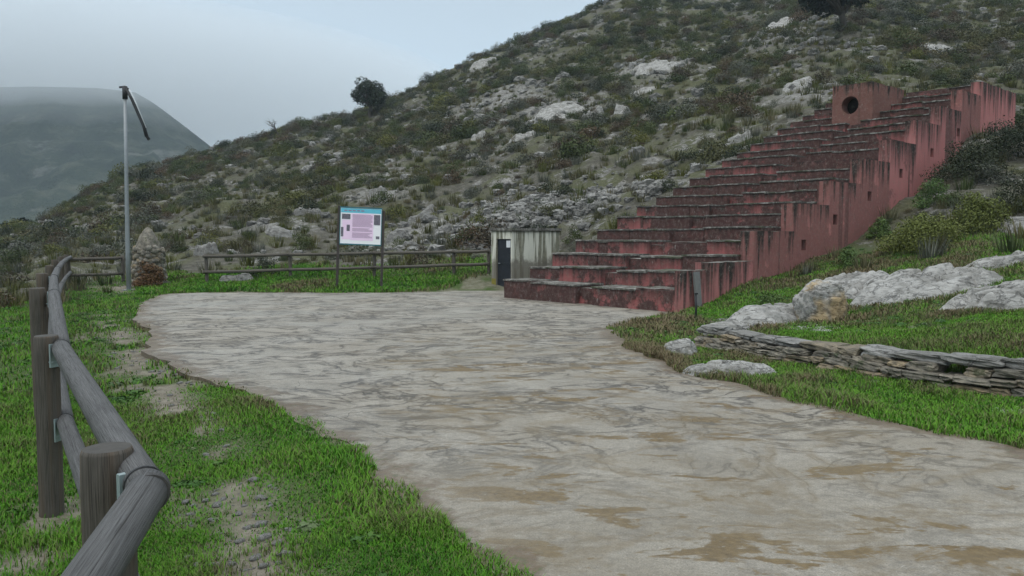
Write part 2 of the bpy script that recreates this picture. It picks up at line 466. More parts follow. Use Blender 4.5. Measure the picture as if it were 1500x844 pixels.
def m_plaza():
    m, nt, b = mat("plaza_concrete", 0.6, 0.35); n = N(nt)
    p = n.gen(); x, y, _ = n.sep(p)
    c = n.ramp(n.noise(p, 1.1, 6, .65), [(0.28, (.21, .185, .144)), (0.5, (.295, .267, .218)), (0.72, (.37, .34, .288))])
    # exposed aggregate
    c = n.mix(n.rng(n.noise(p, 95, 3, .8), .50, .60, 0, .55), c, (.085, .078, .066))
    c = n.mix(n.rng(n.noise(p, 70, 3, .75), .57, .66, 0, .55), c, (.46, .435, .395))
    c = n.mix(n.rng(n.noise(p, 24, 5, .75), .42, .62, 0, .38), c, (.13, .118, .098))
    # wandering cracks and wet joints, most of them across the fall of the slab
    def wander(sx, sy, rot, sc, wid, dist, loc=(0, 0, 0)):
        w = n.mp(p, (sx, sy, 1), (0, 0, rot), loc)
        return n.math('ABSOLUTE', n.math('SUBTRACT', n.noise(w, sc, 5, .58, dist), .5))
    r1 = wander(.78, 1.15, .16, 1.25, .01, .9)
    r2 = wander(.82, 1.2, -.22, 1.05, .01, 1.2, (7, 3, 0))
    r3 = wander(.9, 1.1, .5, .7, .01, .8, (2, 9, 0))
    g1 = n.rng(n.noise(p, .50, 3), .36, .52); g2 = n.rng(n.noise(p, .62, 2, .5), .38, .52)
    line = n.math('MAXIMUM', n.math('MULTIPLY', n.rng(r1, 0, .021, 1, 0), g1), n.math('MULTIPLY', n.rng(r2, 0, .018, 1, 0), g2))
    line = n.math('MAXIMUM', line, n.math('MULTIPLY', n.rng(r3, 0, .008, 1, 0), n.rng(n.noise(p, .8, 2), .48, .56)))
    calm = n.rng(n.math('ADD', y, n.math('MULTIPLY', n.noise(p, .4, 2), 3)), 5.5, 9.0, .25, 1)
    line = n.math('MULTIPLY', line, calm)
    soft = n.math('MAXIMUM', n.math('MULTIPLY', n.rng(r1, .004, .062, 1, 0), g1), n.math('MULTIPLY', n.rng(r2, .004, .058, 1, 0), g2))
    rag = n.rng(n.noise(p, 5, 6, .75), .36, .56)
    c = n.mix(n.math('MULTIPLY', n.math('MULTIPLY', n.math('MULTIPLY', soft, rag), calm), .80), c, (.085, .072, .055))
    c = n.mix(n.math('MULTIPLY', line, .75), c, (.04, .036, .03))
    # ochre mud washed into the hollows, most on the side of the stone wall
    reg = n.math('MULTIPLY', n.rng(y, 15.5, 10), n.rng(n.math('ADD', x, n.math('MULTIPLY', y, .22)), -.2, 1.6))
    w3 = n.mp(p, (.55, 1.3, 1), (0, 0, .14), (3.3, 1.1, 0))
    blot = n.math('ADD', n.noise(w3, 2.0, 6, .68, .5), n.math('MULTIPLY', n.math('SUBTRACT', n.noise(p, 11, 5, .75), .5), .16))
    mud = n.math('MULTIPLY', n.rng(blot, .555, .605), n.math('ADD', n.math('MULTIPLY', reg, .95), .07))
    mcol = n.ramp(n.noise(p, 22, 5, .75), [(0.3, (.06, .037, .012)), (0.5, (.125, .082, .029)), (0.72, (.20, .14, .06))])
    c = n.mix(n.math('MULTIPLY', mud, .92), c, mcol)
    tint = n.math('MULTIPLY', n.rng(n.noise(w3, .55, 5, .65), .42, .60), n.math('ADD', n.math('MULTIPLY', reg, .8), .15))
    c = n.mix(n.math('MULTIPLY', tint, .3), c, (.185, .155, .105))
    along = n.math('MULTIPLY', n.math('MULTIPLY', n.rng(r3, 0, .05, 1, 0), reg), rag)
    c = n.mix(n.math('MULTIPLY', along, .5), c, (.16, .12, .065))
    # earth and moss creeping over the broken edge
    e = n.attr("edge")
    ed = n.rng(n.math('ADD', n.math('MULTIPLY', e, .55), n.noise(p, 2.4, 5, .7)), .86, 1.02)
    ecol = n.ramp(n.noise(p, 12, 5, .75), [(0.3, (.04, .03, .018)), (0.5, (.12, .078, .045)), (0.7, (.05, .07, .022))])
    c = n.mix(n.math('MULTIPLY', ed, .7), c, ecol)
    nt.links.new(c, b.inputs["Base Color"])
    nt.links.new(n.rng(n.noise(p, .5, 4, .6), .35, .65, .40, .70), b.inputs["Roughness"])
    h = n.math('SUBTRACT', n.math('ADD', n.noise(p, 60, 4, .75), n.noise(p, 7, 5, .7)), line)
    n.bump(h, .5, .012, b)
    return m

def m_rock(name, tone=1.0, warm=0.0):
    m, nt, b = mat(name, 0.9, 0.25); n = N(nt)
    p = n.obj()
    q = n.mp(p, (1, 1, 2.6), (.25, .12, 0))
    c = n.ramp(n.noise(q, 3.2, 7, .68), [(0.28, tuple(v * tone for v in (.17, .165, .145))), (0.45, tuple(v * tone for v in (.38, .37, .345))), (0.7, tuple(v * tone for v in (.57, .555, .525)))])
    lich = n.rng(n.noise(p, 6.0, 6, .78), .54, .62)
    c = n.mix(n.math('MULTIPLY', lich, .6), c, (.075, .075, .07))
    c = n.mix(n.rng(n.noise(p, 1.4, 4), .58, .7, 0, .5), c, (.22, .21, .18))
    crack = n.rng(n.math('ABSOLUTE', n.math('SUBTRACT', n.noise(q, 1.9, 5, .6, .6), .5)), 0, .02, 1, 0)
    c = n.mix(n.math('MULTIPLY', crack, .45), c, (.09, .088, .08))
    big = n.rng(n.noise(n.mp(p, (1, 1, 1.8), (.4, .2, .5)), 1.15, 6, .72), .50, .60)
    c = n.mix(n.math('MULTIPLY', big, .55), c, (.17, .165, .15))
    if warm:
        c = n.mix(n.math('MULTIPLY', n.rng(n.noise(p, 1.7, 3), .42, .6), warm), c, (.42, .30, .15))
    nt.links.new(c, b.inputs["Base Color"])
    h = n.math('SUBTRACT', n.noise(q, 6, 8, .72), n.math('MULTIPLY', crack, .6))
    n.bump(h, .8, .06, b)
    return m

def m_stone(name="field_stone"):
    m, nt, b = mat(name, 0.92, 0.2); n = N(nt)
    p = n.obj()
    isl = n.new("ShaderNodeNewGeometry").outputs["Random Per Island"]
    base = n.ramp(isl, [(0.0, (.17, .155, .125)), (.3, (.29, .26, .21)), (.55, (.22, .19, .145)), (.75, (.33, .25, .15)), (.9, (.38, .35, .30)), (1.0, (.14, .125, .10))])
    c = n.mix(n.rng(n.noise(p, 9, 6, .75), .35, .65), n.mix(.75, base, (.07, .068, .06)), base)
    c = n.mix(n.rng(n.noise(p, 5, 4, .7), .57, .66, 0, .7), c, (.045, .06, .025))
    nt.links.new(c, b.inputs["Base Color"])
    n.bump(n.noise(p, 14, 7, .75), .8, .03, b)
    return m

def m_render(name, paint, dark=0.5, fade=0.9, streak=1.9):
    """Old painted render: black lichen bleeding down from every top edge, vertical run marks, bald patches."""
    m, nt, b = mat(name, 0.93, 0.15); n = N(nt)
    p = n.gen()
    drop = n.attr("drop")
    isl = n.attr("hue")
    c = n.mix(n.noise(p, .9, 4, .6), tuple(v * .78 for v in paint), tuple(min(1, v * 1.3) for v in paint))
    c = n.mix(n.rng(isl, .35, .9, 0, .35), c, (paint[0] * 1.12, paint[1] * 1.2, paint[2] * 1.05))
    c = n.mix(n.rng(n.noise(p, 9, 5, .7), .5, .68, 0, .5), c, (.30, .19, .16))
    st_ = n.mp(p, (3.4, 3.4, .16))
    run = n.noise(st_, 1.6, 5, .65)
    ln = n.math('ADD', n.math('MULTIPLY', drop, fade), n.math('MULTIPLY', n.math('SUBTRACT', run, .5), -streak))
    k = n.rng(ln, -.12, .42, 1, 0)
    k2 = n.rng(n.math('ADD', n.noise(p, 1.0, 6, .7), n.math('MULTIPLY', isl, .34)), .74 - .22 * dark, .81 - .22 * dark)
    k = n.math('MAXIMUM', k, n.math('MULTIPLY', k2, dark))
    grime = n.ramp(n.noise(p, 11, 6, .75), [(0.3, (.016, .015, .013)), (0.5, (.036, .032, .028)), (0.62, (.08, .072, .064)), (0.75, (.24, .23, .21))])
    k = n.math('MULTIPLY', k, n.rng(n.noise(p, 4, 5, .75), .25, .5, .72, 1.0))
    band = n.rng(n.noise(n.mp(p, (1.1, 1.1, .02)), 1.35, 3, .6), .56, .63)
    k = n.math('MAXIMUM', k, n.math('MULTIPLY', band, .8 * (1.1 - dark * .5)))
    c = n.mix(k, c, grime)
    # bands of white and grey crust in the worst places
    c = n.mix(n.math('MULTIPLY', n.rng(n.noise(n.mp(p, (5, 5, 2.0)), 2.4, 6, .8), .60, .68), n.math('MULTIPLY', k, .8)), c, (.36, .35, .32))
    nt.links.new(c, b.inputs["Base Color"])
    n.bump(n.math('ADD', n.noise(p, 16, 6, .75), n.math('MULTIPLY', k, .4)), .6, .025, b)
    return m

def m_tread():
    m, nt, b = mat("tread_crust", 0.95, 0.15); n = N(nt)
    p = n.gen()
    c = n.ramp(n.noise(p, 5, 7, .78), [(0.32, (.04, .038, .033)), (0.5, (.12, .113, .10)), (0.62, (.30, .29, .265)), (0.75, (.42, .41, .38))])
    c = n.mix(n.rng(n.noise(p, 1.5, 4), .52, .66, 0, .7), c, (.05, .06, .028))
    nt.links.new(c, b.inputs["Base Color"])
    n.bump(n.noise(p, 20, 6, .75), .7, .03, b)
    return m

def m_whitewash():
    m, nt, b = mat("stained_whitewash", 0.9, 0.2); n = N(nt)
    p = n.obj()
    drop = n.attr("drop")
    c = n.mix(n.noise(p, 2, 5, .6), (.50, .495, .42), (.68, .665, .58))
    run = n.noise(n.mp(p, (5.5, 5.5, .35)), 1.3, 4, .55)
    k = n.rng(run, .47, .58)
    c = n.mix(n.math('MULTIPLY', k, .85), c, n.ramp(n.noise(p, 10, 4, .7), [(0.3, (.06, .06, .035)), (0.7, (.19, .18, .12))]))
    top = n.rng(drop, .0, .10, .8, 0)
    c = n.mix(top, c, (.08, .08, .06))
    low = n.rng(n.math('ADD', drop, n.math('MULTIPLY', n.math('SUBTRACT', n.noise(p, 4, 4, .7), .5), .8)), .75, 1.05)
    c = n.mix(n.math('MULTIPLY', low, .85), c, (.15, .135, .11))
    nt.links.new(c, b.inputs["Base Color"])
    n.bump(n.noise(p, 18, 6, .7), .4, .02, b)
    return m

def m_wood(name, light=(.30, .285, .26), dark=(.085, .078, .068), brown=0.0):
    m, nt, b = mat(name, 0.75, 0.3); n = N(nt)
    uv = n.uv()
    r = n.rnd()
    u, v, _ = n.sep(uv)
    ang = n.math('MULTIPLY', u, 6.2832)
    cmb = n.new("ShaderNodeCombineXYZ")
    n.set(cmb.inputs[0], n.math('ADD', n.math('COSINE', ang), n.math('MULTIPLY', r, 9)))
    n.set(cmb.inputs[1], n.math('SINE', ang)); n.set(cmb.inputs[2], n.math('MULTIPLY', v, .30))
    q = cmb.outputs[0]
    g = n.noise(q, 17, 7, .75, .3)
    c = n.ramp(g, [(0.34, dark), (0.47, tuple(a * .55 + d * .45 for a, d in zip(light, dark))), (0.62, light)])
    if brown:
        c = n.mix(n.rng(n.noise(q, 1.6, 3), .4, .65, 0, brown), c, (.15, .095, .055))
    band = n.noise(n.mp(q, (.3, .3, 9)), 1.0, 3, .6)
    c = n.mix(n.rng(band, .55, .7, 0, .35), c, tuple(d * 1.1 for d in dark))
    crk = n.rng(n.math('ABSOLUTE', n.math('SUBTRACT', n.noise(n.mp(q, (1, 1, .25)), 3.4, 3, .5), .5)), 0, .018, 1, 0)
    crk = n.math('MULTIPLY', crk, n.rng(n.noise(q, 1.2, 2), .45, .6))
    c = n.mix(n.math('MULTIPLY', crk, .85), c, (.015, .013, .011))
    knot = n.rng(n.vor(n.mp(q, (1.0, 1.0, 2.6)), 1.6), .0, .10, 1, 0)
    c = n.mix(n.math('MULTIPLY', knot, .7), c, (.05, .038, .03))
    nt.links.new(c, b.inputs["Base Color"])
    n.bump(n.math('SUBTRACT', g, crk), .5, .006, b)
    return m

def m_plain(name, col, rough=0.7, metal=0.0, var=0.25, scale=6, dirt=(.08, .075, .06), amount=.5):
    m, nt, b = mat(name, rough, 0.4); n = N(nt)
    p = n.obj()
    c = n.mix(n.noise(p, scale, 5, .65), tuple(v * (1 - var) for v in col), tuple(min(1, v * (1 + var)) for v in col))
    c = n.mix(n.rng(n.noise(p, scale * .6, 6, .75), .55, .72, 0, amount), c, dirt)
    nt.links.new(c, b.inputs["Base Color"])
    b.inputs["Metallic"].default_value = metal
    n.bump(n.noise(p, scale * 6, 4, .6), .15, .004, b)
    return m

def m_leaf(name, stops, rough=0.7):
    """Foliage whose tone varies plant by plant and leaf by leaf."""
    m, nt, b = mat(name, rough, 0.25); n = N(nt)
    r = n.rnd()
    isl = n.new("ShaderNodeNewGeometry").outputs["Random Per Island"]
    f = n.math('ADD', n.math('MULTIPLY', r, .72), n.math('MULTIPLY', isl, .28))
    c = n.ramp(f, stops)
    c = n.mix(n.math('MULTIPLY', isl, .5), c, n.mix(.5, c, (.015, .02, .01)))
    nt.links.new(c, b.inputs["Base Color"])
    return m

def m_grass():
    m, nt, b = mat("grass_blades", 0.8, 0.15); n = N(nt)
    h = n.attr("hue"); p = n.gen()
    c = n.ramp(h, [(0.0, (.026, .085, .010)), (.35, (.062, .192, .014)), (.6, (.122, .262, .026)), (.8, (.105, .125, .046)), (1.0, (.165, .13, .075))])
    nt.links.new(c, b.inputs["Base Color"])
    return m

M = dict(
    ground=m_ground(), plaza=m_plaza(),
    rock=m_rock("limestone", .80), rock_pale=m_rock("pale_limestone", .82), rock_dark=m_rock("grey_limestone", .55), rock_warm=m_rock("ochre_limestone", .85, .8), rubble=m_rock("rubble_stone", .48),
    stone=m_stone(), red=m_render("red_render", (.31, .105, .10), .86, .9, .75), red_wall=m_render("red_wall_render", (.41, .165, .155), .47, .42),
    niche=m_render("faded_pink_render", (.31, .135, .115), .55, .7), tread=m_tread(), whitewash=m_whitewash(),
    rail=m_wood("weathered_rail_wood", (.128, .127, .126), (.020, .0195, .019)), post=m_wood("brown_post_wood", (.108, .096, .08), (.018, .0155, .013), .3),
    end=m_plain('dark_end_grain', (.06, .056, .05), .9, 0, .5, 30, (.02, .02, .018), .8),
    far_wood=m_wood("dark_fence_wood", (.13, .115, .095), (.04, .034, .028)),
    galv=m_plain("galvanised_metal", (.27, .29, .30), .55, .5, .15, 14, amount=.3), band=m_plain("black_strap", (.018, .018, .018), .55),
    clip=m_plain("pale_bracket_metal", (.27, .33, .33), .5, .35, .15, 20, amount=.25),
    dark=m_plain("dark_metal", (.03, .031, .034), .5, .3), door=m_plain("black_door_paint", (.012, .014, .02), .45, .0, .5, 9, (.05, .06, .07), .6),
    hole=m_plain("dark_hole_shade", (.012, .011, .010), .95), white=m_plain("white_plate", (.62, .64, .66), .5, 0, .08),  # hole: near-black colour stands in for the shade inside the openings
    yellow=m_plain("yellow_paint", (.20, .17, .03), .85, 0, .4, 12, (.07, .07, .04), .8),
    board_post=m_plain("board_post_metal", (.055, .045, .04), .6, .2),
    cyan=m_plain("cyan_header", (.13, .52, .66), .45, 0, .05, 6, amount=.05), teal=m_plain("teal_edge", (.03, .14, .17), .5, 0, .1),
    pink=m_plain("pale_pink_panel", (.88, .67, .85), .45, 0, .05, 3, (.6, .55, .6), .25), palep=m_plain("pale_panel_margin", (.88, .87, .89), .45, 0, .05, 3, amount=.0),
    ink=m_plain("printed_text", (.30, .19, .29), .5, 0, .1), photo=m_plain("printed_photo", (.14, .13, .16), .5, 0, .9, 18, (.4, .38, .42), .8),
    bark=m_plain("bark", (.07, .06, .05), .95, 0, .4, 12), board=m_plain("grey_plank", (.16, .16, .155), .85, 0, .4, 10),
    f_olive=m_leaf("leaf_olive", [(0, (.045, .048, .016)), (.4, (.078, .078, .026)), (.7, (.108, .098, .04)), (1, (.13, .10, .05))]),
    f_green=m_leaf("leaf_green", [(0, (.030, .045, .014)), (.5, (.052, .072, .02)), (1, (.085, .10, .03))]),
    f_dark=m_leaf("leaf_dark", [(0, (.014, .022, .010)), (.5, (.024, .034, .015)), (1, (.038, .045, .022))]),
    f_brown=m_leaf("leaf_brown", [(0, (.04, .033, .02)), (.5, (.07, .05, .03)), (1, (.12, .075, .04))]),
    f_rust=m_leaf('leaf_rust', [(0, (.06, .035, .018)), (.5, (.11, .06, .028)), (1, (.17, .09, .04))]),
    f_grey=m_leaf("leaf_grey", [(0, (.06, .065, .05)), (.5, (.10, .105, .08)), (1, (.14, .14, .105))]),
    f_yell=m_leaf("leaf_yellow", [(0, (.07, .08, .016)), (.5, (.10, .105, .022)), (1, (.13, .13, .03))]),
    f_mound=m_leaf('leaf_mound', [(0, (.085, .105, .022)), (.5, (.125, .145, .03)), (1, (.17, .18, .045))]), f_fresh=m_leaf('leaf_fresh', [(0, (.04, .085, .02)), (.5, (.065, .12, .028)), (1, (.10, .15, .04))]),
    f_oak=m_leaf("leaf_oak", [(0, (.010, .020, .012)), (.5, (.018, .030, .018)), (1, (.03, .045, .024))]),
    f_dry=m_leaf("dry_grass", [(0, (.07, .07, .03)), (.5, (.13, .12, .06)), (1, (.19, .16, .09))]),
    weed=m_leaf('leaf_weed', [(0, (.03, .085, .016)), (.5, (.055, .13, .022)), (1, (.09, .17, .035))]), weed_pale=m_leaf('leaf_weed_pale', [(0, (.08, .12, .05)), (.5, (.12, .17, .07)), (1, (.16, .20, .09))]),
    grass=m_grass(),
)

# ------------------------------------------------------------------ setting: ground, plaza, mountain
def build_ground():
    th = np.concatenate([np.radians(np.arange(-180, -40, 4)), np.radians(np.arange(-40, 40, 0.17)), np.radians(np.arange(40, 180.01, 4))])
    rr = np.concatenate([[0.02], np.exp(np.linspace(math.log(0.8), math.log(5.5), 28)), np.exp(np.linspace(math.log(5.7), math.log(150), 230)), np.exp(np.linspace(math.log(158), math.log(1300), 30))])
    T, Rr = np.meshgrid(th, rr, indexing='ij')
    X, Y = Rr * np.sin(T), Rr * np.cos(T)
    Z = ground(X, Y)
    nt_, nr = T.shape
    i, j = np.meshgrid(np.arange(nt_ - 1), np.arange(nr - 1), indexing='ij')
    q = np.stack([i * nr + j, i * nr + j + 1, (i + 1) * nr + j + 1, (i + 1) * nr + j], -1).reshape(-1)
    x, y = X.ravel(), Y.ravel()
    lush = lush_mask(x, y); bare = bare_mask(x, y); scr = scree_mask(x, y)
    me = raw_mesh("ground", np.stack([x, y, Z.ravel()], 1), q, 4, dict(lush=lush, bare=bare, scree=scr), True)
    return tag(link("ground", me, M["ground"]), kind="structure")

def lush_mask(x, y):
    f = foot_depth(x, y)
    l = 1 - sstep(-1.5, 1.5, f + fbm(x * .5, y * .5, 0, 3, 71) * 2)
    u = np.where(y > 1, x / np.maximum(y, 1), 0) * FPX + 750
    extra = sstep(26, 19, y) * 0
    # green strip at the foot of the slope behind the plaza
    strip = sstep(21, 22.5, y) * (1 - sstep(25.2, 27.0, y + fbm(x * .6, y * .6, 0, 3, 72) * 2)) * sstep(-14, -11, x) * (1 - sstep(-1.2, -.3, x))
    return np.clip(np.maximum(l, strip) + extra, 0, 1)

TRACK = [flat(*p) for p in ((375, 844), (370, 790), (335, 730), (300, 690), (270, 620), (240, 565), (205, 520), (170, 480), (150, 460))]
def track_dist(x, y):
    d = np.full(np.shape(x), 1e9)
    for (ax, ay), (bx, by) in zip(TRACK[:-1], TRACK[1:]):
        ex, ey = bx - ax, by - ay
        t = np.clip(((x - ax) * ex + (y - ay) * ey) / (ex * ex + ey * ey), 0, 1)
        d = np.minimum(d, np.hypot(x - ax - ex * t, y - ay - ey * t))
    return d

def bare_mask(x, y):
    x, y = np.asarray(x, float), np.asarray(y, float)
    d = track_dist(x, y)
    w = sstep(0.52, 0.0, d) * sstep(-.14, .18, fbm(x * 2.0, y * 2.0, 0, 4, 81) + .10)
    # earth round the slab's broken far corner
    for cx, cy, rr in ((*flat(215, 525), .9), (*flat(228, 560), .7), (*flat(165, 485), .9), (*flat(200, 424), 1.6)):
        w = np.maximum(w, sstep(rr, rr * .3, np.hypot(x - cx, (y - cy) * .7)) * sstep(-.1, .3, fbm(x * 2.3, y * 2.3, 0, 4, 82) + .15))
    w = np.maximum(w, sstep(.7, .1, np.hypot(x + 2.75, y - 4.7)) * .9 * sstep(-.3, .1, fbm(x * 4, y * 4, 0, 3, 83)))
    cx, cy = flat(25, 800)
    w = np.maximum(w, sstep(.55, .1, np.hypot(x - cx, y - cy)) * .95)
    sd = poly_sd(x, y, PLAZA)
    w = np.maximum(w, sstep(.25, .0, sd) * sstep(.0, .3, fbm(x * 1.6, y * 1.6, 0, 3, 84)) * .7)
    return w

def scree_mask(x, y):
    m = np.zeros(np.shape(x))
    for px, py, D, rx, ry in ((800, 315, 30, 3.5, 3.2), (735, 310, 30, 1.8, 3.5), (850, 310, 30, 2.0, 2.0), (960, 90, 72, 4, 9), (815, 160, 62, 4.5, 6), (620, 320, 33, 2, 2), (420, 340, 36, 2, 2),
                              (1140, 38, 75, 4, 8), (720, 150, 75, 6, 9), (1200, 200, 40, 3, 4), (560, 290, 42, 2, 2)):
        cx, cy = at_depth(px, D)
        m = np.maximum(m, sstep(1.2, .4, np.hypot((x - cx) / rx, (y - cy) / ry)))
    return m

build_ground()

def build_plaza():
    poly = PLAZA_F
    xmin, ymin = poly.min(0) - .2; xmax, ymax = poly.max(0) + .2
    bm = bmesh.new()
    top = [bm.verts.new((p[0], p[1], .012)) for p in poly]
    low = [bm.verts.new((p[0], p[1], -.09)) for p in poly]
    f = bm.faces.new(top)
    n = len(poly)
    for k in range(n):
        bm.faces.new((top[k], low[k], low[(k + 1) % n], top[(k + 1) % n]))
    bmesh.ops.triangulate(bm, faces=[f])
    # cut the sheet with a grid so the edge wear can be stored on points
    for axis in (0, 1):
        lo, hi = (xmin, xmax) if axis == 0 else (ymin, ymax)
        k = lo
        while k < hi:
            no = (1, 0, 0) if axis == 0 else (0, 1, 0)
            co = (k, 0, 0) if axis == 0 else (0, k, 0)
            bmesh.ops.bisect_plane(bm, geom=bm.verts[:] + bm.edges[:] + bm.faces[:], plane_co=co, plane_no=no)
            k += .45
    bm.verts.ensure_lookup_table()
    co = np.array([v.co[:] for v in bm.verts])
    sd = poly_sd(co[:, 0], co[:, 1], PLAZA_F[::3])
    edge = sstep(-.8, 0.0, sd)
    bmesh.ops.recalc_face_normals(bm, faces=bm.faces[:])
    me = bpy.data.meshes.new("plaza"); bm.to_mesh(me); bm.free()
    a = me.attributes.new("edge", 'FLOAT', 'POINT'); a.data.foreach_set("value", edge.astype(np.float32))
    return tag(link("pavement", me, M["plaza"]), kind="structure")
build_plaza()

def build_mountain():
    px = np.linspace(-700, 620, 170); D = np.linspace(330, 900, 90)
    P, DD = np.meshgrid(px, D, indexing='ij')
    ysil = np.interp(P, [-700, -400, -100, 60, 150, 205, 232, 270, 322, 420, 520, 620], [190, 150, 132, 128, 130, 136, 152, 181, 222, 300, 372, 420])
    ztop = 1.6 + (345 - ysil) / FPX * 640
    t = np.clip((DD - 340) / (640 - 340), 0, 1)
    back = np.clip((DD - 640) / 260, 0, 1)
    Z = -24 + (ztop + 24) * (t ** 1.15) * (1 - back ** 1.3)
    X = (P - 750) / FPX * DD
    gul = np.abs(fbm(X * .012 + DD * .004, DD * .004, 0, 5, 91)) * 40 + fbm(X * .05, DD * .05, 0, 4, 92) * 9
    Z = Z - gul * np.sin(np.pi * np.clip(t, 0, 1)) ** .7 * (1 - back) - 2 * (t <= 0)
    a, b = P.shape
    i, j = np.meshgrid(np.arange(a - 1), np.arange(b - 1), indexing='ij')
    q = np.stack([i * b + j, i * b + j + 1, (i + 1) * b + j + 1, (i + 1) * b + j], -1).reshape(-1)
    me = raw_mesh("mountain", np.stack([X.ravel(), DD.ravel(), Z.ravel()], 1), q, 4, None, True)
    m, nt, bb = mat("mountain_scrub", 0.95, 0.1); n = N(nt); p = n.gen()
    c = n.ramp(n.noise(p, .05, 7, .7), [(0.3, (.006, .012, .007)), (0.5, (.022, .034, .018)), (0.7, (.085, .09, .06))])
    c = n.mix(n.rng(n.noise(n.mp(p, (1, .6, 2.2)), .022, 6, .7), .55, .66, 0, .7), c, (.15, .15, .125))
    nt.links.new(c, bb.inputs["Base Color"]); n.bump(n.noise(p, .12, 6, .7), .9, 4.0, bb)
    return tag(link("mountain", me, m), kind="structure")
build_mountain()

# ------------------------------------------------------------------ haze: one even box of pale air round everything
def build_haze():
    bm = bmesh.new(); box(bm, -1500, 1500, -1450, 1600, -60, 330)
    m = bpy.data.materials.new("pale_air"); m.use_nodes = True
    nt = m.node_tree; nt.nodes.clear()
    out = nt.nodes.new("ShaderNodeOutputMaterial"); v = nt.nodes.new("ShaderNodeVolumePrincipled")
    v.inputs["Color"].default_value = (.76, .89, 1.0, 1); v.inputs["Density"].default_value = HAZE_D; v.inputs["Anisotropy"].default_value = 0.0
    nt.links.new(v.outputs[0], out.inputs["Volume"])
    m.cycles.homogeneous_volume = True
    return tag(from_bm("haze", bm, m), kind="stuff")
HAZE_D = 0.00036
build_haze()

def build_fog(cz, rz, ry, density):
    # the low cloud that sits on the mountain's top: soft flat banks of even density
    bm = bmesh.new()
    bmesh.ops.create_icosphere(bm, subdivisions=5, radius=1)
    co = np.array([v.co[:] for v in bm.verts])
    k = 1 + .10 * fbm(co[:, 0] * 7, co[:, 1] * 3, co[:, 2] * 2, 3, 601)
    for v, q, kk in zip(bm.verts, co, k):
        v.co = Vector((-640 + q[0] * 600, 725 + q[1] * ry, cz + q[2] * rz * kk))
    for f in bm.faces: f.smooth = True
    m = bpy.data.materials.new("low_cloud"); m.use_nodes = True
    nt = m.node_tree; nt.nodes.clear()
    out = nt.nodes.new("ShaderNodeOutputMaterial"); v = nt.nodes.new("ShaderNodeVolumePrincipled")
    v.inputs["Color"].default_value = (.92, .96, .99, 1); v.inputs["Density"].default_value = density
    nt.links.new(v.outputs[0], out.inputs["Volume"])
    m.cycles.homogeneous_volume = True
    return tag(from_bm("fog", bm, m), kind="stuff")
build_fog(131, 42, 400, .0085)
build_fog(122, 58, 370, .0030)

# ------------------------------------------------------------------ red stepped structure
def worn_block(bm, s0, s1, t0, t1, z0, z1, hue, seed, cell=.14, amp=.02, mats=(0, 1), drop_layer=None, hue_layer=None):
    """A block in the structure's frame: front, sides and tread as fine quads, edges worn by noise; every point stores its drop below the top."""
    ns, ntt, nz = max(2, int((s1 - s0) / cell)), max(2, int((t1 - t0) / cell)), max(2, int((z1 - z0) / cell))
    def grid(fn, a, b, mi):
        vv = [[None] * (b + 1) for _ in range(a + 1)]
        for i in range(a + 1):
            for j in range(b + 1):
                s, t, z = fn(i / a, j / b)
                key = (round(s, 4), round(t, 4), round(z, 4))
                v = cache.get(key)
                if v is None:
                    edge = 1.0 if (z1 - z) < 1e-6 else .5
                    q = np.array([s * 2.3 + seed * 3.1, t * 2.3, z * 2.3])
                    pts.append((s, t, z)); v = bm.verts.new((0, 0, 0)); cache[key] = v; order_.append((v, s, t, z, edge))
                vv[i][j] = v
        for i in range(a):
            for j in range(b):
                try:
                    f = bm.faces.new((vv[i][j], vv[i + 1][j], vv[i + 1][j + 1], vv[i][j + 1])); f.material_index = mi
                except ValueError: pass
    cache, pts, order_ = {}, [], []
    grid(lambda a, b: (s0 + (s1 - s0) * a, t0, z0 + (z1 - z0) * b), ns, nz, mats[0])
    grid(lambda a, b: (s0 + (s1 - s0) * a, t0 + (t1 - t0) * b, z1), ns, ntt, mats[1])
    grid(lambda a, b: (s1, t0 + (t1 - t0) * a, z0 + (z1 - z0) * b), ntt, nz, mats[0])
    grid(lambda a, b: (s0, t0 + (t1 - t0) * a, z0 + (z1 - z0) * b), ntt, nz, mats[0])
    grid(lambda a, b: (s0 + (s1 - s0) * a, t1, z0 + (z1 - z0) * b), ns, nz, mats[0])
    S = np.array([o[1:4] for o in order_]); E = np.array([o[4] for o in order_])
    d = [fbm(S[:, 0] * 3.1 + seed * 7.7, S[:, 1] * 3.1, S[:, 2] * 3.1, 3, 200 + k) * amp * E for k in range(3)]
    for k, (v, s, t, z, e_) in enumerate(order_):
        x, y = st(s + d[0][k], t + d[1][k])
        v.co = (x, y, z + d[2][k] * 1.2)
        v[drop_layer] = z1 - z; v[hue_layer] = hue

def new_bm():
    bm = bmesh.new()
    return bm, bm.verts.layers.float.new("drop"), bm.verts.layers.float.new("hue")

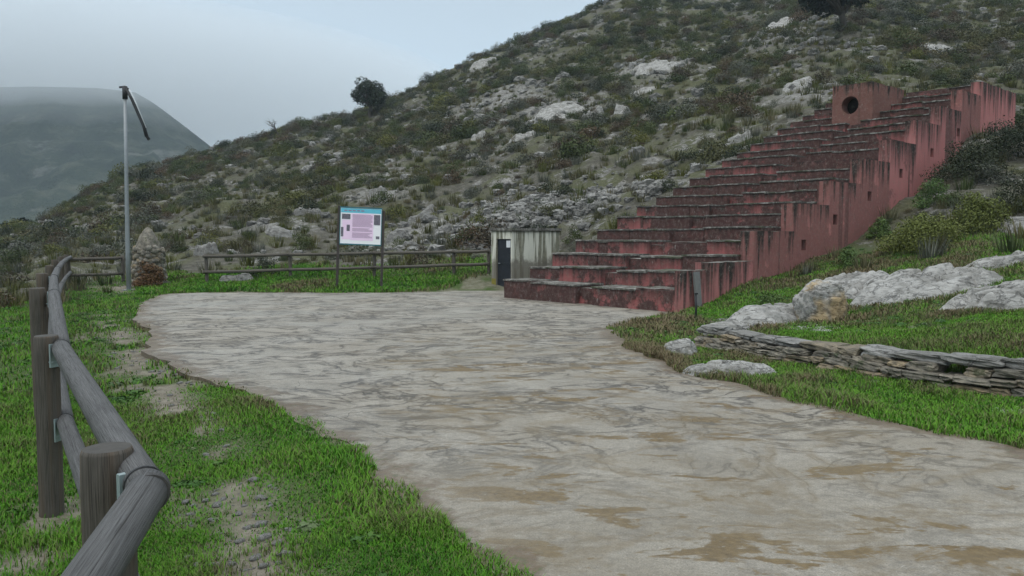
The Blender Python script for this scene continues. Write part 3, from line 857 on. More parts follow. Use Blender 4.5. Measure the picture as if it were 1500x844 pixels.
def build_structure():
    root = empty("stepped_structure", (*st(WID / 2, 0), 0))
    off = Matrix.Translation(-root.location)
    tag(root, "crumbling red stepped masonry structure climbing the hillside, blackened with lichen", "stepped structure")
    def put(name, bm, mats, parent=root, smooth=False):
        bmesh.ops.transform(bm, matrix=off, verts=bm.verts[:])
        return from_bm(name, bm, mats, parent, smooth)
    rnd = random.Random(5)
    gap = .26
    for k in range(NT):
        t0 = TREAD * k; zt = Z0 + RISE * k
        t1 = t0 + TREAD + .12 if k < NT - 1 else TEND
        zb = zt - RISE - .25 if k else -.3
        mid = WID / 2
        for half in (0, 1):
            s0, s1 = (0.0, mid - gap) if half == 0 else (mid + gap, WID - .34)
            if k == 0 and half == 1: s1 = 5.30
            bm, dl, hl = new_bm()
            a = s0
            # each tread is cast in two or three lengths with small breaks of line
            cuts = [s0] + sorted(rnd.uniform(s0 + .4, s1 - .4) for _ in range(rnd.choice((1, 1, 2)))) + [s1]
            for c0, c1 in zip(cuts[:-1], cuts[1:]):
                j = rnd.uniform(-.03, .03) if k else 0
                zz = zt + rnd.uniform(-.028, .028); hu = min(1.0, rnd.random() * .70 + .32 * (k / NT) + (.25 if k == 0 else 0)); sd_ = k * 5 + half * 2 + rnd.random()
                worn_block(bm, c0, c1 + .004, t0 + j, t1, zb, zz - .034, hu, sd_, drop_layer=dl, hue_layer=hl)
                if rnd.random() < .14:      # coping broken away here
                    worn_block(bm, c0 + .006, c1 - .006, t0 + j + .03, t1 - .03, zz - .032, zz - .012, hu, sd_ + .5, cell=.10, amp=.02, drop_layer=dl, hue_layer=hl)
                    continue
                worn_block(bm, c0 - .012, c1 + .012, t0 + j - .026, t1 - .02, zz - .032, zz + .006, hu, sd_ + .5, cell=.09, amp=.022, mats=(1, 1), drop_layer=dl, hue_layer=hl)
            put("step", bm, [M["red"], M["tread"]])
    # narrow stair in the middle, each tread a little lower and further back
    bm, dl, hl = new_bm()
    for k in range(NT):
        t0 = TREAD * k + .16; zt = Z0 + RISE * k - .10
        worn_block(bm, WID / 2 - gap + .003, WID / 2 + gap - .003, t0, t0 + TREAD + .2, max(-.3, zt - .8), zt, .4, 90 + k, cell=.17, drop_layer=dl, hue_layer=hl)
    put("stair", bm, [M["red"], M["tread"]])
    # tall side wall with stepped coping and square openings
    holes = []
    for px, py in ((1177, 359), (1222, 322), (1271, 288), (1316, 255), (1360, 225), (1397, 196)):
        u = (px - 750) / FPX
        bx, by = st(WID, 0)
        t = (by * u - bx) / (TD[0] - TD[1] * u)
        D = by + TD[1] * t
        holes.append((t, EYE + (HORIZON - py) / FPX * D))
    bm, dl, hl = new_bm()
    s_out, s_in = WID, WID - .34
    w_, h_ = .12, .13
    segs = [(0.0, .88, Z0 + RISE)] + [(TREAD * k, TREAD * (k + 2) if k + 2 < NT else TEND, Z0 + RISE * (min(k + .5, NT - 1) + (.1 if k + 2 >= NT else 0))) for k in range(1, NT, 2)]
    for k, (t0, t1, zt) in enumerate(segs):
        top = zt + rnd.uniform(.03, .09)
        zb = float(ground(*st(WID + .3, (t0 + t1) / 2))) - 1.1
        hh = [h for h in holes if t0 <= h[0] < t1]
        if k == 0: s_i = 5.305
        else: s_i = s_in + .003
        if not hh:
            worn_block(bm, s_i, s_out, t0, t1 + .003, zb, top, rnd.random(), 300 + k, cell=.2, drop_layer=dl, hue_layer=hl)
        else:
            ht, hz = hh[0]
            ht = min(max(ht, t0 + w_ + .05), t1 - w_ - .05)
            hue = rnd.random(); sd_ = 300 + k
            z_hi = max(hz + h_, zb + .4)
            # four blocks round the opening; drop is kept from the coping
            def piece(a, b, c, d):
                n0 = len(bm.verts)
                worn_block(bm, s_i, s_out, a, b, c, d, hue, sd_, cell=.2, amp=.006, mats=(0, 1 if d == top else 0), drop_layer=dl, hue_layer=hl)
                bm.verts.ensure_lookup_table()
                for v in bm.verts[n0:]: v[dl] += top - d
            piece(t0, ht - w_, zb, top)
            piece(ht + w_, t1 + .003, zb, top)
            piece(ht - w_ - .003, ht + w_ + .003, zb, hz - h_)
            piece(ht - w_ - .003, ht + w_ + .003, hz + h_, top)
    wall = put("side_wall", bm, [M["red_wall"], M["tread"]])
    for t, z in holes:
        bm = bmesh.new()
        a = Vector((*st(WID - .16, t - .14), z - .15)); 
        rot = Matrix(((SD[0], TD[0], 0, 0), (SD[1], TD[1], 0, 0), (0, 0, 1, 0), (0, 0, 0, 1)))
        box(bm, -.02, .02, 0, .28, 0, .30, Matrix.Translation(a) @ rot)  # thin dark plate inside the opening, its depth of shade painted on
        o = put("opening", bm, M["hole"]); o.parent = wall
    # block with a round opening near the top
    bm, dl, hl = new_bm()
    s0, s1, t0, t1, z0, z1 = 1.88, 3.27, 13.5, 15.95, 4.9, 6.72
    cs, cz, rad = 2.5, 6.02, .30
    # front face built round a circular hole
    sq = []
    NSEG = 32
    for k in range(NSEG):
        a = 2 * math.pi * k / NSEG
        c, s_ = math.cos(a), math.sin(a)
        lim = min((s1 - cs) / c if c > 1e-6 else ((s0 - cs) / c if c < -1e-6 else 9), (z1 - cz) / s_ if s_ > 1e-6 else ((z0 - cz) / s_ if s_ < -1e-6 else 9))
        sq.append((a, lim))
    def vtx(s, t, z):
        v = bm.verts.new((*st(s, t), z)); v[dl] = z1 - z; v[hl] = .8; return v
    ring_o = [vtx(cs + math.cos(a) * l, t0, cz + math.sin(a) * l) for a, l in sq]
    ring_m = [vtx(cs + math.cos(a) * (rad + (l - rad) * .4), t0, cz + math.sin(a) * (rad + (l - rad) * .4)) for a, l in sq]
    ring_i = [vtx(cs + math.cos(a) * rad, t0, cz + math.sin(a) * rad) for a, l in sq]
    ring_b = [vtx(cs + math.cos(a) * rad, t0 + .5, cz + math.sin(a) * rad) for a, l in sq]
    for r0, r1 in ((ring_o, ring_m), (ring_m, ring_i), (ring_i, ring_b)):
        for k in range(NSEG):
            bm.faces.new((r0[k], r0[(k + 1) % NSEG], r1[(k + 1) % NSEG], r1[k]))
    # fill the square corners the ring leaves
    for cs_, cz_ in ((s1, z1), (s0, z1), (s0, z0), (s1, z0)):
        a = math.atan2(cz_ - cz, cs_ - cs) % (2 * math.pi)
        k = int(a / (2 * math.pi) * NSEG)
        bm.faces.new((ring_o[k], vtx(cs_, t0, cz_), ring_o[(k + 1) % NSEG]))
    worn_block(bm, s0, s1, t0 + .004, t1, z0, z1, .8, 777, cell=.2, amp=.03, drop_layer=dl, hue_layer=hl)
    # drop the worn block's own front face so that the hole stays open
    bm.faces.ensure_lookup_table()
    kill = []
    for f in bm.faces:
        ss, tt = to_st(*f.calc_center_median()[:2])
        if abs(tt - t0 - .004) < .04 and abs(f.normal.z) < .5 and len(f.verts) == 4 and f.calc_area() > 0:
            z = f.calc_center_median().z
            if all(abs(to_st(v.co.x, v.co.y)[1] - t0 - .004) < .05 for v in f.verts) and math.hypot(ss - cs, z - cz) < rad + .32 and f.verts[0] not in ring_o and not any(v in ring_m or v in ring_i or v in ring_b for v in f.verts):
                kill.append(f)
    bmesh.ops.delete(bm, geom=kill, context='FACES')
    nb = put("niche_block", bm, [M["niche"], M["tread"]])
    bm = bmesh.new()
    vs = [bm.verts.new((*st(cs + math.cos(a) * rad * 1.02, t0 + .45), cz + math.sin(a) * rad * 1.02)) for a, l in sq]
    bm.faces.new(vs)  # black disc across the round hole, the inner shade put into its colour
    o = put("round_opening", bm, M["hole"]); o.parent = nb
    return root
build_structure()

# ------------------------------------------------------------------ rocks
def rock_mesh(name, sx, sy, sz, seed, sub=4, rough=.35, strata=.5, tilt=0.0):
    bm = bmesh.new()
    bmesh.ops.create_icosphere(bm, subdivisions=sub, radius=1.0)
    co = np.array([v.co[:] for v in bm.verts])
    sgn = np.sign(co) * np.abs(co) ** .78
    n1 = fbm(co[:, 0] * 1.3 + seed * 5.1, co[:, 1] * 1.3, co[:, 2] * 1.3, 5, seed)
    n2 = np.abs(fbm(co[:, 0] * 2.6, co[:, 1] * 2.6 + seed, co[:, 2] * 3.4, 5, seed + 3))
    rr = 1 + rough * n1 - rough * .8 * n2 + rough * .35 * fbm(co[:, 0] * 7 + seed, co[:, 1] * 7, co[:, 2] * 9, 3, seed + 5)
    p = sgn * rr[:, None]
    # bedding planes: squeeze the height towards ledges
    strata = strata * .35
    zz = p[:, 2] + .35 * p[:, 0] * tilt
    lv = 5.0
    led = (np.floor(zz * lv) + sstep(.25, .75, zz * lv - np.floor(zz * lv))) / lv
    p[:, 2] += strata * (led - zz)
    p *= np.array([sx, sy, sz])
    for v, c in zip(bm.verts, p): v.co = c
    me = bpy.data.meshes.new(name); bm.to_mesh(me); bm.free()
    me.polygons.foreach_set("use_smooth", [True] * len(me.polygons))
    return me

def outcrop(px0, px1, ytop, ybot, label, name="rock_outcrop", material="rock", seed=1, depth=1.0, sink=.35, sub=5, rough=.35, strata=.5, cat="rock outcrop", tilt=0.0, roll=0.0, group=None, yaw=None, vis=1.0):
    cx = (px0 + px1) / 2
    x, y, z = pick(cx, ybot)
    wid = (px1 - px0) / FPX * y
    hgt = max(.12, (ybot - ytop) / FPX * y) * vis
    sx = wid / 2; sy = sx * depth; sz = hgt / (2 - 2 * sink) * 1.15
    y2 = y + sy * .55; x2 = cx_world(cx, y2)
    zc = float(ground(x2, y2))
    zc = min(zc, z + hgt * .45)
    me = rock_mesh(name, sx, sy, sz, seed, sub, rough, strata, tilt)
    o = link(name, me, M[material])
    o.location = (x2, y2, zc + sz * (1 - 2 * sink) * .55)
    o.rotation_euler = (0, roll, random.Random(seed).uniform(-.25, .25) if yaw is None else yaw)
    return tag(o, label, cat, group)
def cx_world(px, D): return (px - 750) / FPX * D

SLABS = []
def off_slabs(x, y):
    ok = np.ones(np.shape(x), bool)
    for cx, cy, a, b in SLABS: ok &= ((x - cx) / (a * .62)) ** 2 + ((y - cy) / (b * .62)) ** 2 > 1
    return ok

def slab(px0, px1, ytop, ybot, h, label, material="rock", seed=1, res=(64, 44), skew=0.0, name="rock_outcrop", cat="rock outcrop", knob=.36):
    """Bare rock breaking through the slope: its own skin over an uneven footprint, edges running into the ground."""
    cx = (px0 + px1) / 2
    xf, yf, zf = pick(cx, ybot)
    dpx = h * FPX / max(yf, 5)
    xb, yb, zb = pick(cx, min(ytop + dpx * .8, ybot - 2))
    if yb < yf + .35: yb = yf + .35
    yb = min(yb, yf + (px1 - px0) / FPX * yf * 1.1 + .3)
    yc = (yf + yb) / 2; xc = (px0 + px1 - 1500) / 2 / FPX * yc
    a = (px1 - px0) / 2 / FPX * yc * 1.12; b = (yb - yf) / 2 * 1.15
    na, nb = res
    SLABS.append((xc, yc, a, b))
    U, V = np.meshgrid(np.linspace(-1, 1, na), np.linspace(-1, 1, nb), indexing='ij')
    # square grid squeezed to a disc
    X, Y = U * np.sqrt(1 - V * V / 2), V * np.sqrt(1 - U * U / 2)
    ang = np.arctan2(Y, X); rad = np.hypot(X, Y)
    wob = 1 + .28 * fbm(np.cos(ang) * 1.6 + seed * 3.7, np.sin(ang) * 1.6, seed, 4, seed)
    wx = xc + (X + skew * Y) * a * wob; wy = yc + Y * b * wob
    sc = 1.0 / max(.35, min(a, b))
    body = sstep(1.0, .62, rad)
    lump = fbm(wx * sc * .9, wy * sc * .9, 0, 5, seed + 1)
    fis = np.abs(fbm(wx * sc * 1.1 + wy * sc * .5, wy * sc * 2.2 - wx * sc * .4, 0, 4, seed + 2))
    fine = fbm(wx * 3.1, wy * 3.1, 0, 4, seed + 3)
    hh = body * (.62 + knob * lump) - .55 * sstep(.16, .0, fis) * body * .6 + .10 * fine * body + .05 * fbm(wx * 9, wy * 9, 0, 3, seed + 4) * body
    wz = ground(wx, wy) + h * hh - (.06 + .25 * sstep(.9, 1.0, rad)) * h - .03
    i, j = np.meshgrid(np.arange(na - 1), np.arange(nb - 1), indexing='ij')
    q = np.stack([i * nb + j, (i + 1) * nb + j, (i + 1) * nb + j + 1, i * nb + j + 1], -1).reshape(-1)
    zc = float(np.mean(wz))
    me = raw_mesh(name, np.stack([wx.ravel() - xc, wy.ravel() - yc, wz.ravel() - zc], 1), q, 4, None, True)
    o = link(name, me, M[material]); o.location = (xc, yc, zc)
    return tag(o, label, cat)

slab(1172, 1310, 362, 442, .50, "pale limestone mass rising beside the boulder towards the yellowish bushes", seed=11, res=(90, 70), skew=.3)
slab(1262, 1440, 366, 446, .48, "broad humped limestone outcrop with a dark undercut face above the grassy terrace", seed=17, res=(100, 70), skew=-.2)
slab(1385, 1580, 390, 456, .42, "long smooth white limestone hump at the top of the grassy terrace", seed=12, res=(100, 60), knob=.25)
slab(1056, 1206, 416, 480, .34, "flat white limestone slab at the foot of the tall red wall", seed=13, res=(100, 70), skew=.5, knob=.4)
slab(1405, 1560, 354, 392, .36, "upper white limestone shelf with grass in front, above the smooth hump", seed=14, res=(80, 50), knob=.3)
slab(1455, 1545, 304, 346, .28, "grey limestone ledge among the dark bushes uphill of the white shelf", seed=15, material="rock_dark")
outcrop(1164, 1246, 410, 472, "pyramid shaped boulder with an ochre stained face beside the white slab", name="boulder", material="rock_warm", seed=23, depth=.7, sub=5, rough=.30, strata=.2, cat="boulder", sink=.28)
slab(1003, 1142, 512, 556, .26, "low speckled white rock lying in grass below the dry stone wall", name="boulder", seed=31, cat="boulder", knob=.2)
slab(970, 1022, 484, 524, .24, "low pale stone heap at the crumbled end of the dry stone wall", name="boulder", material="rock", seed=35, cat="boulder", knob=.5)
outcrop(1030, 1100, 474, 494, "flat pale stone lying on the end of the dry stone wall", name="flat_stone", seed=36, depth=.6, sub=4, rough=.2, cat="stone")
slab(1130, 1240, 468, 488, .07, "thin flat stone set in grass just below the ochre boulder", name="flat_stone", seed=37, cat="stone")
slab(1455, 1540, 592, 610, .09, "flat pale stone half buried in the grass strip below the wall", name="flat_stone", seed=38, cat="stone")
slab(1030, 1075, 462, 476, .10, "small grey ledge between the white slab and the red wall corner", seed=39, material="rock_dark")

HILL_ROCKS = [  # px0, px1, ytop, ybot, height, label
    (925, 995, 78, 106, .7, "long bare white slab high on the hillside, largest of the upper slope"),
    (1100, 1180, 28, 48, .7, "white rock shelf near the top of the slope below the dark oak"),
    (1138, 1186, 112, 134, .6, "white rock hollowed in the middle, standing uphill of the pink block"),
    (775, 850, 147, 178, .6, "pale fissured slab lying mid slope below the long bare slab"),
    (748, 784, 182, 204, .6, "pale tilted rock directly below the fissured mid slope slab"),
    (850, 882, 160, 182, .8, "small upright pale rock at the uphill end of the fissured slab"),
    (898, 922, 150, 168, .7, "small pale knob of rock between fissured slab and red steps"),
    (918, 960, 124, 140, .4, "low pale ledge just below the long bare white slab"),
    (990, 1040, 62, 84, .6, "broken pale ledges continuing the long bare slab uphill"),
    (392, 436, 330, 350, .4, "grey rock mass on the slope behind the first bay of the long rail fence"),
    (540, 566, 264, 288, .5, "tall pale rock on the slope straight above the information board"),
    (320, 368, 396, 414, .35, "pale flat rocks in the grass behind the rail fence post"),
    (635, 662, 322, 348, .6, "pale leaning rock behind the fence beside the information board"),
    (565, 600, 335, 352, .4, "low white rock showing behind the information board's fence rail"),
    (722, 775, 300, 336, .18, "pale streak of bare rock leading up behind the whitewashed hut"),
    (690, 712, 188, 205, .6, "white rock knob on the slope above the fence's last post"),
    (592, 640, 100, 118, 1.0, "grey rock crest on the skyline uphill of the lone oak"),
    (690, 730, 82, 98, 1.0, "grey rock crest high on the skyline of the slope"),
    (285, 322, 352, 374, .6, "pale rock standing behind the stone pillar's shoulder"),
    (1060, 1100, 190, 210, .5, "grey rocks on the slope beside the red steps' upper edge"),
    (1330, 1390, 60, 78, .5, "grey rock patch on the slope above the red wall"),
    (430, 470, 300, 318, .5, "pale rock on the lower slope between fence and skyline shrubs"),
    (600, 640, 300, 322, .6, "jagged grey rock on the slope uphill of the board's thinner post"),
    (860, 905, 285, 305, .3, "purple grey scree rock beside the upper edge of the steps"),
]
for k, (a, b_, c, d, h_, lab) in enumerate(HILL_ROCKS):
    slab(a, b_, c, d, h_, lab, seed=50 + k, material="rock_dark" if c > 250 else ("rock" if k % 3 == 0 else "rock_pale"), res=(46, 34), skew=.25)

# ------------------------------------------------------------------ dry stone wall
def cube_template(n=5):
    idx, vv, ff = {}, [], []
    def vid(p):
        k = tuple(round(c, 5) for c in p)
        if k not in idx: idx[k] = len(vv); vv.append(k)
        return idx[k]
    for ax in range(3):
        for sg in (-.5, .5):
            for i in range(n):
                for j in range(n):
                    q = []
                    for di, dj in ((0, 0), (1, 0), (1, 1), (0, 1)):
                        p = [0, 0, 0]; p[ax] = sg; p[(ax + 1) % 3] = (i + di) / n - .5; p[(ax + 2) % 3] = (j + dj) / n - .5
                        q.append(vid(p))
                    ff.append(q if sg > 0 else q[::-1])
    return vv, ff
CUBE_V, CUBE_F = cube_template()

def build_stone_wall():
    base_px = [(1012, 509, .34), (1050, 513, .28), (1100, 522, .25), (1160, 533, .26), (1230, 546, .29), (1320, 562, .33), (1420, 576, .36), (1500, 587, .38), (1600, 603, .40), (1680, 616, .40), (1800, 636, .38), (1960, 662, .34), (2120, 690, .30)]
    P = [(*flat(a, b), h) for a, b, h in base_px]
    root = empty("dry_stone_wall", (P[0][0], P[0][1], 0))
    tag(root, "low dry stone retaining wall of rough courses along the grass terrace", "stone wall")
    xs = np.array([p[0] for p in P]); ys = np.array([p[1] for p in P]); hs = np.array([p[2] for p in P])
    acc = np.concatenate([[0], np.cumsum(np.hypot(np.diff(xs), np.diff(ys)))])
    rnd = random.Random(3)
    bm = bmesh.new()
    cap_bm = []
    def stone(bm, c, ang, l, d, h, sd):
        vs = [bm.verts.new(p) for p in CUBE_V]
        for q in CUBE_F: bm.faces.new([vs[i] for i in q])
        co = np.array([v.co[:] for v in vs]) * 2
        ln = (np.abs(co) ** 13).sum(1) ** (1 / 13)
        co = co / ln[:, None]
        nn = 1 + .20 * fbm(co[:, 0] * 1.1 + sd * 3.3, co[:, 1] * 1.1, co[:, 2] * 1.1, 2, 5) + .10 * fbm(co[:, 0] * 3.3 + sd * 1.3, co[:, 1] * 3.3, co[:, 2] * 3.3, 2, 6)
        rs_ = random.Random(sd)
        co[:, 2] *= 1 + rs_.uniform(-.22, .22) * co[:, 0]; co[:, 0] += rs_.uniform(-.2, .2) * co[:, 2]
        co = co * nn[:, None] * .5
        ca, sa = math.cos(ang), math.sin(ang)
        for v, q in zip(vs, co):
            x, y, z = q[0] * l, q[1] * d, q[2] * h
            v.co = (c[0] + x * ca - y * sa, c[1] + x * sa + y * ca, c[2] + z)
    k = 0
    for course in range(3):
        a = rnd.uniform(0, .2)
        while a < acc[-1]:
            l = rnd.choice((rnd.uniform(.10, .22), rnd.uniform(.18, .42)))
            m_ = a + l / 2
            x, y, h = np.interp(m_, acc, xs), np.interp(m_, acc, ys), np.interp(m_, acc, hs)
            x1, y1 = np.interp(m_ + .1, acc, xs), np.interp(m_ + .1, acc, ys)
            ang = math.atan2(y1 - y, x1 - x)
            hc = h * .70 / 3
            if rnd.random() < .93:
                zc = hc * (course + .5) + rnd.uniform(-.012, .012)
                gz = float(ground(x, y - .15)) * .5
                off = rnd.uniform(-.03, .03) + .035 * course
                nx, ny = -math.sin(ang), math.cos(ang)
                stone(bm, (x + nx * off - root.location.x, y + ny * off - root.location.y, zc + gz), ang + rnd.uniform(-.06, .06), l * 1.02, rnd.uniform(.22, .32), hc * rnd.choice((.7, .95, 1.05, 1.3)), k)
            k += 1
            a += l
    from_bm("courses", bm, M["stone"], root)
    a = 0.1
    while a < acc[-1]:
        l = rnd.uniform(.22, .6); m_ = a + l / 2
        x, y, h = np.interp(m_, acc, xs), np.interp(m_, acc, ys), np.interp(m_, acc, hs)
        x1, y1 = np.interp(m_ + .1, acc, xs), np.interp(m_ + .1, acc, ys)
        ang = math.atan2(y1 - y, x1 - x)
        nx, ny = -math.sin(ang), math.cos(ang)
        bm = bmesh.new()
        stone(bm, (x + nx * .17 - root.location.x, y + ny * .17 - root.location.y, h * .79 + .035), ang + rnd.uniform(-.08, .08), l * .99, rnd.uniform(.30, .42), rnd.uniform(.07, .11), k + 500)
        from_bm("cap_stone", bm, M["rock_dark"] if rnd.random() < .6 else M["stone"], root)
        k += 1; a += l
build_stone_wall()

# ------------------------------------------------------------------ whitewashed hut
def build_hut():
    a = np.array(at_depth(720, 24.0)); 
    root = empty("concrete_hut", (a[0], a[1], 0), math.atan2(SD[1], SD[0]))   # local x along the door face, local y into the hill
    tag(root, "small stained whitewashed concrete hut with black door beside the red steps", "hut")
    W, L, H = .92, 1.95, 1.74
    bm = bmesh.new(); dl = bm.verts.layers.float.new("drop")
    d0, d1, dz = .22, .86, 1.50
    def blk(x0, x1, y0, y1, z0, z1, n=6):
        vs = []
        vv, _ = box(bm, x0, x1, y0, y1, z0, z1)
    blk(0, d0, 0, L, -.4, H); blk(d1, W, 0, L, -.4, H); blk(d0 + .001, d1 - .001, 0, L, dz, H - .001); blk(d0 + .001, d1 - .001, .14, L - .001, -.4, dz - .001)
    bmesh.ops.subdivide_edges(bm, edges=bm.edges[:], cuts=3, use_grid_fill=True)
    for v in bm.verts:
        v[dl] = H - v.co.z
    from_bm("wall", bm, M["whitewash"], root)
    bm = bmesh.new(); box(bm, -.05, W + .05, -.05, L + .05, H + .002, H + .075); bmesh.ops.bevel(bm, geom=bm.edges[:], offset=.012, segments=2)
    from_bm("roof_slab", bm, M["tread"], root)
    bm = bmesh.new(); box(bm, d0 + .012, d1 - .012, .05, .10, -.1, dz - .012); bmesh.ops.bevel(bm, geom=bm.edges[:], offset=.006)
    for zz in (.28, .75, 1.2): box(bm, d0 + .05, d1 - .05, .036, .0485, zz, zz + .05)
    dr = from_bm("door", bm, M["door"], root)
    bm = bmesh.new(); tube(bm, [(d0 + .09, .045, .78), (d0 + .09, .0, .78), (d0 + .17, .0, .78)], .011, 8); from_bm("handle", bm, M["galv"], dr)
    bm = bmesh.new(); box(bm, d1 - .22, d1 - .05, .026, .0345, dz - .25, dz - .05); from_bm("notice", bm, M["white"], dr)
    bm = bmesh.new(); box(bm, .01, d0 - .02, -.006, -.002, -.1, .32); bmesh.ops.subdivide_edges(bm, edges=bm.edges[:], cuts=4, use_grid_fill=True)
    from_bm("painted_patch", bm, M["yellow"], root)
build_hut()

# ------------------------------------------------------------------ information board
def build_board():
    x, y = at_depth(526, 23.2)
    z = float(ground(x, y))
    root = empty("information_board", (x, y, z), R(2))
    root.rotation_euler = (0, R(2.4), R(3))
    tag(root, "pink and cyan information panel on two dark posts in front of the rail fence", "information board")
    for sx, top in ((-.64, 2.34), (.63, 2.25)):
        bm = bmesh.new(); box(bm, sx - .035, sx + .035, -.03, .03, -.3, top); bmesh.ops.bevel(bm, geom=bm.edges[:], offset=.006)
        from_bm("post", bm, M["board_post"], root)
    x0, x1, z0, z1 = -.585, .575, 1.27, 2.29
    bm = bmesh.new()
    for a in ((x0 - .02, x1 + .02, z1, z1 + .035), (x0 - .02, x1 + .02, z0 - .035, z0), (x0 - .02, x0, z0, z1), (x1, x1 + .02, z0, z1)):
        box(bm, a[0], a[1], -.055, -.01, a[2], a[3])
    from_bm("frame", bm, M["teal"], root)
    bm = bmesh.new(); box(bm, x0 + .001, x1 - .001, -.046, -.012, z0 + .001, z1 - .001)
    pan = from_bm("panel", bm, M["palep"], root)
    def sheet(nm, m, rects, yy):
        bm = bmesh.new()
        for a, b_, c, d in rects: box(bm, a, b_, yy, yy + .0018, c, d)
        from_bm(nm, bm, m, pan)
    sheet("print_field", M["pink"], [(x0 + .30, x1 - .22, z0 + .10, z1 - .15), (x0 + .05, x0 + .298, z0 + .12, z1 - .34)], -.0485)
    sheet("header", M["cyan"], [(x0 + .01, x1 - .01, z1 - .135, z1 - .01)], -.0485)
    rnd = random.Random(9)
    rows = []
    zz = z1 - .19
    while zz > z0 + .16:
        if rnd.random() < .9: rows.append((x0 + .34, x1 - .25 - rnd.uniform(0, .12) * (rnd.random() < .4), zz, zz + .010))
        zz -= .026
    rows += [(x0 + .10 + k * .12, x0 + .19 + k * .12, z1 - .085, z1 - .055) for k in range(5)]
    sheet("text_lines", M["ink"], rows, -.0512)
    for q in [(x0 + .04, x0 + .28, z1 - .32, z1 - .17), (x1 - .21, x1 - .03, z1 - .46, z1 - .17), (x0 + .18, x0 + .27, z1 - .66, z1 - .48), (x0 + .02, x0 + .09, z1 - .82, z1 - .55), (x1 - .14, x1 - .04, z0 + .16, z0 + .24)]: sheet("photo_print", M["photo"], [q], -.0520)
build_board()

# ------------------------------------------------------------------ metal pole with broken arm
def build_pole():
    x, y = at_depth(188, 22.9); z = float(ground(x, y))
    root = empty("metal_pole", (x, y, z))
    tag(root, "tall galvanised pole with a broken arm hanging from its top", "metal pole")
    H = EYE + (345 - 133) / FPX * 22.9 - z
    bm = bmesh.new(); tube(bm, [(0, 0, -.3), (0, 0, 1.1), (.03, 0, H * .6), (.06, 0, H)], [.066, .062, .052, .044], 16)
    from_bm("mast", bm, M["galv"], root, False)
    bm = bmesh.new(); box(bm, -.14, .14, -.14, .14, -.02, .02); bmesh.ops.bevel(bm, geom=bm.edges[:], offset=.005); from_bm("base_plate", bm, M["galv"], root)
    bm = bmesh.new(); tube(bm, [(-.09, 0, H + .03), (.06, 0, H + .05), (.16, 0, H - .02)], .028, 10); tube(bm, [(.06, 0, H - .3), (.06, 0, H + .06)], .07, 12)
    from_bm("bracket", bm, M["dark"], root)
    bm = bmesh.new()
    tube(bm, [(.10, -.02, H), (.26, -.03, H - .3), (.58, -.05, H - 1.05), (.66, -.05, H - 1.35)], [.04, .042, .045, .05], 10)
    arm = from_bm("broken_arm", bm, M["dark"], root)
    bm = bmesh.new(); tube(bm, [(.20, -.03, H - .02), (.40, -.05, H - .45), (.66, -.07, H - 1.1)], .013, 8)
    from_bm("conduit", bm, M["white"], arm)
    bm = bmesh.new(); tube(bm, [(.62, -.05, H - 1.28), (.72, -.05, H - 1.43)], [.035, .045], 10); from_bm("lamp_socket", bm, M["band"], arm)
build_pole()

# ------------------------------------------------------------------ stone pillar beside the pole
def build_pillar():
    x, y = at_depth(218, 24.2); z = float(ground(x, y))
    root = empty("stone_pillar", (x, y, z))
    tag(root, "squat rubble pillar with a pointed grey cap, half covered in rusty creeper", "stone pillar")
    rnd = random.Random(4)
    bm = bmesh.new()
    for k in range(230):
        a = rnd.uniform(0, 6.283); zz = rnd.uniform(-.05, 1.08); rad = .48 - .07 * zz + rnd.uniform(-.03, .03)
        ret = bmesh.ops.create_icosphere(bm, subdivisions=2, radius=1)
        mt = Matrix.Translation((math.cos(a) * rad * .9, math.sin(a) * rad * .9, zz)) @ Matrix.Rotation(a, 4, 'Z') @ Matrix.Rotation(rnd.uniform(-.5, .5), 4, 'X') @ Matrix.Diagonal((rnd.uniform(.05, .10), rnd.uniform(.06, .13), rnd.uniform(.04, .085), 1))
        for v in ret['verts']:
            c = v.co; q = Vector([math.copysign(abs(w) ** .7, w) for w in c])
            v.co = mt @ (q * (1 + .2 * math.sin(c.x * 5 + k) * math.cos(c.y * 4 + k)))
    tube(bm, [(0, 0, -.2), (0, 0, 1.06)], [.45, .38], 16)
    from_bm("shaft", bm, M["stone"], root, True)
    me = rock_mesh("pointed_cap", .42, .42, .42, 77, 4, .2, .1)
    for v in me.vertices:
        zf = max(0, (v.co.z + .42) / .84); v.co.x *= (1 - .62 * zf); v.co.y *= (1 - .62 * zf); v.co.z *= 1.05
    cap = link("pointed_cap", me, M["stone"], root); cap.location = (0, 0, 1.22)
    return root
PILLAR = build_pillar()

# ------------------------------------------------------------------ near and far rail fences
def strap(bm, p, d, r):
    d = Vector(d).normalized()
    tube(bm, [Vector(p) - d * .006, Vector(p) + d * .006], r, 22, caps=False)
    tube(bm, [Vector(p) - d * .010, Vector(p) + d * .010], r * .97, 22, caps=True)

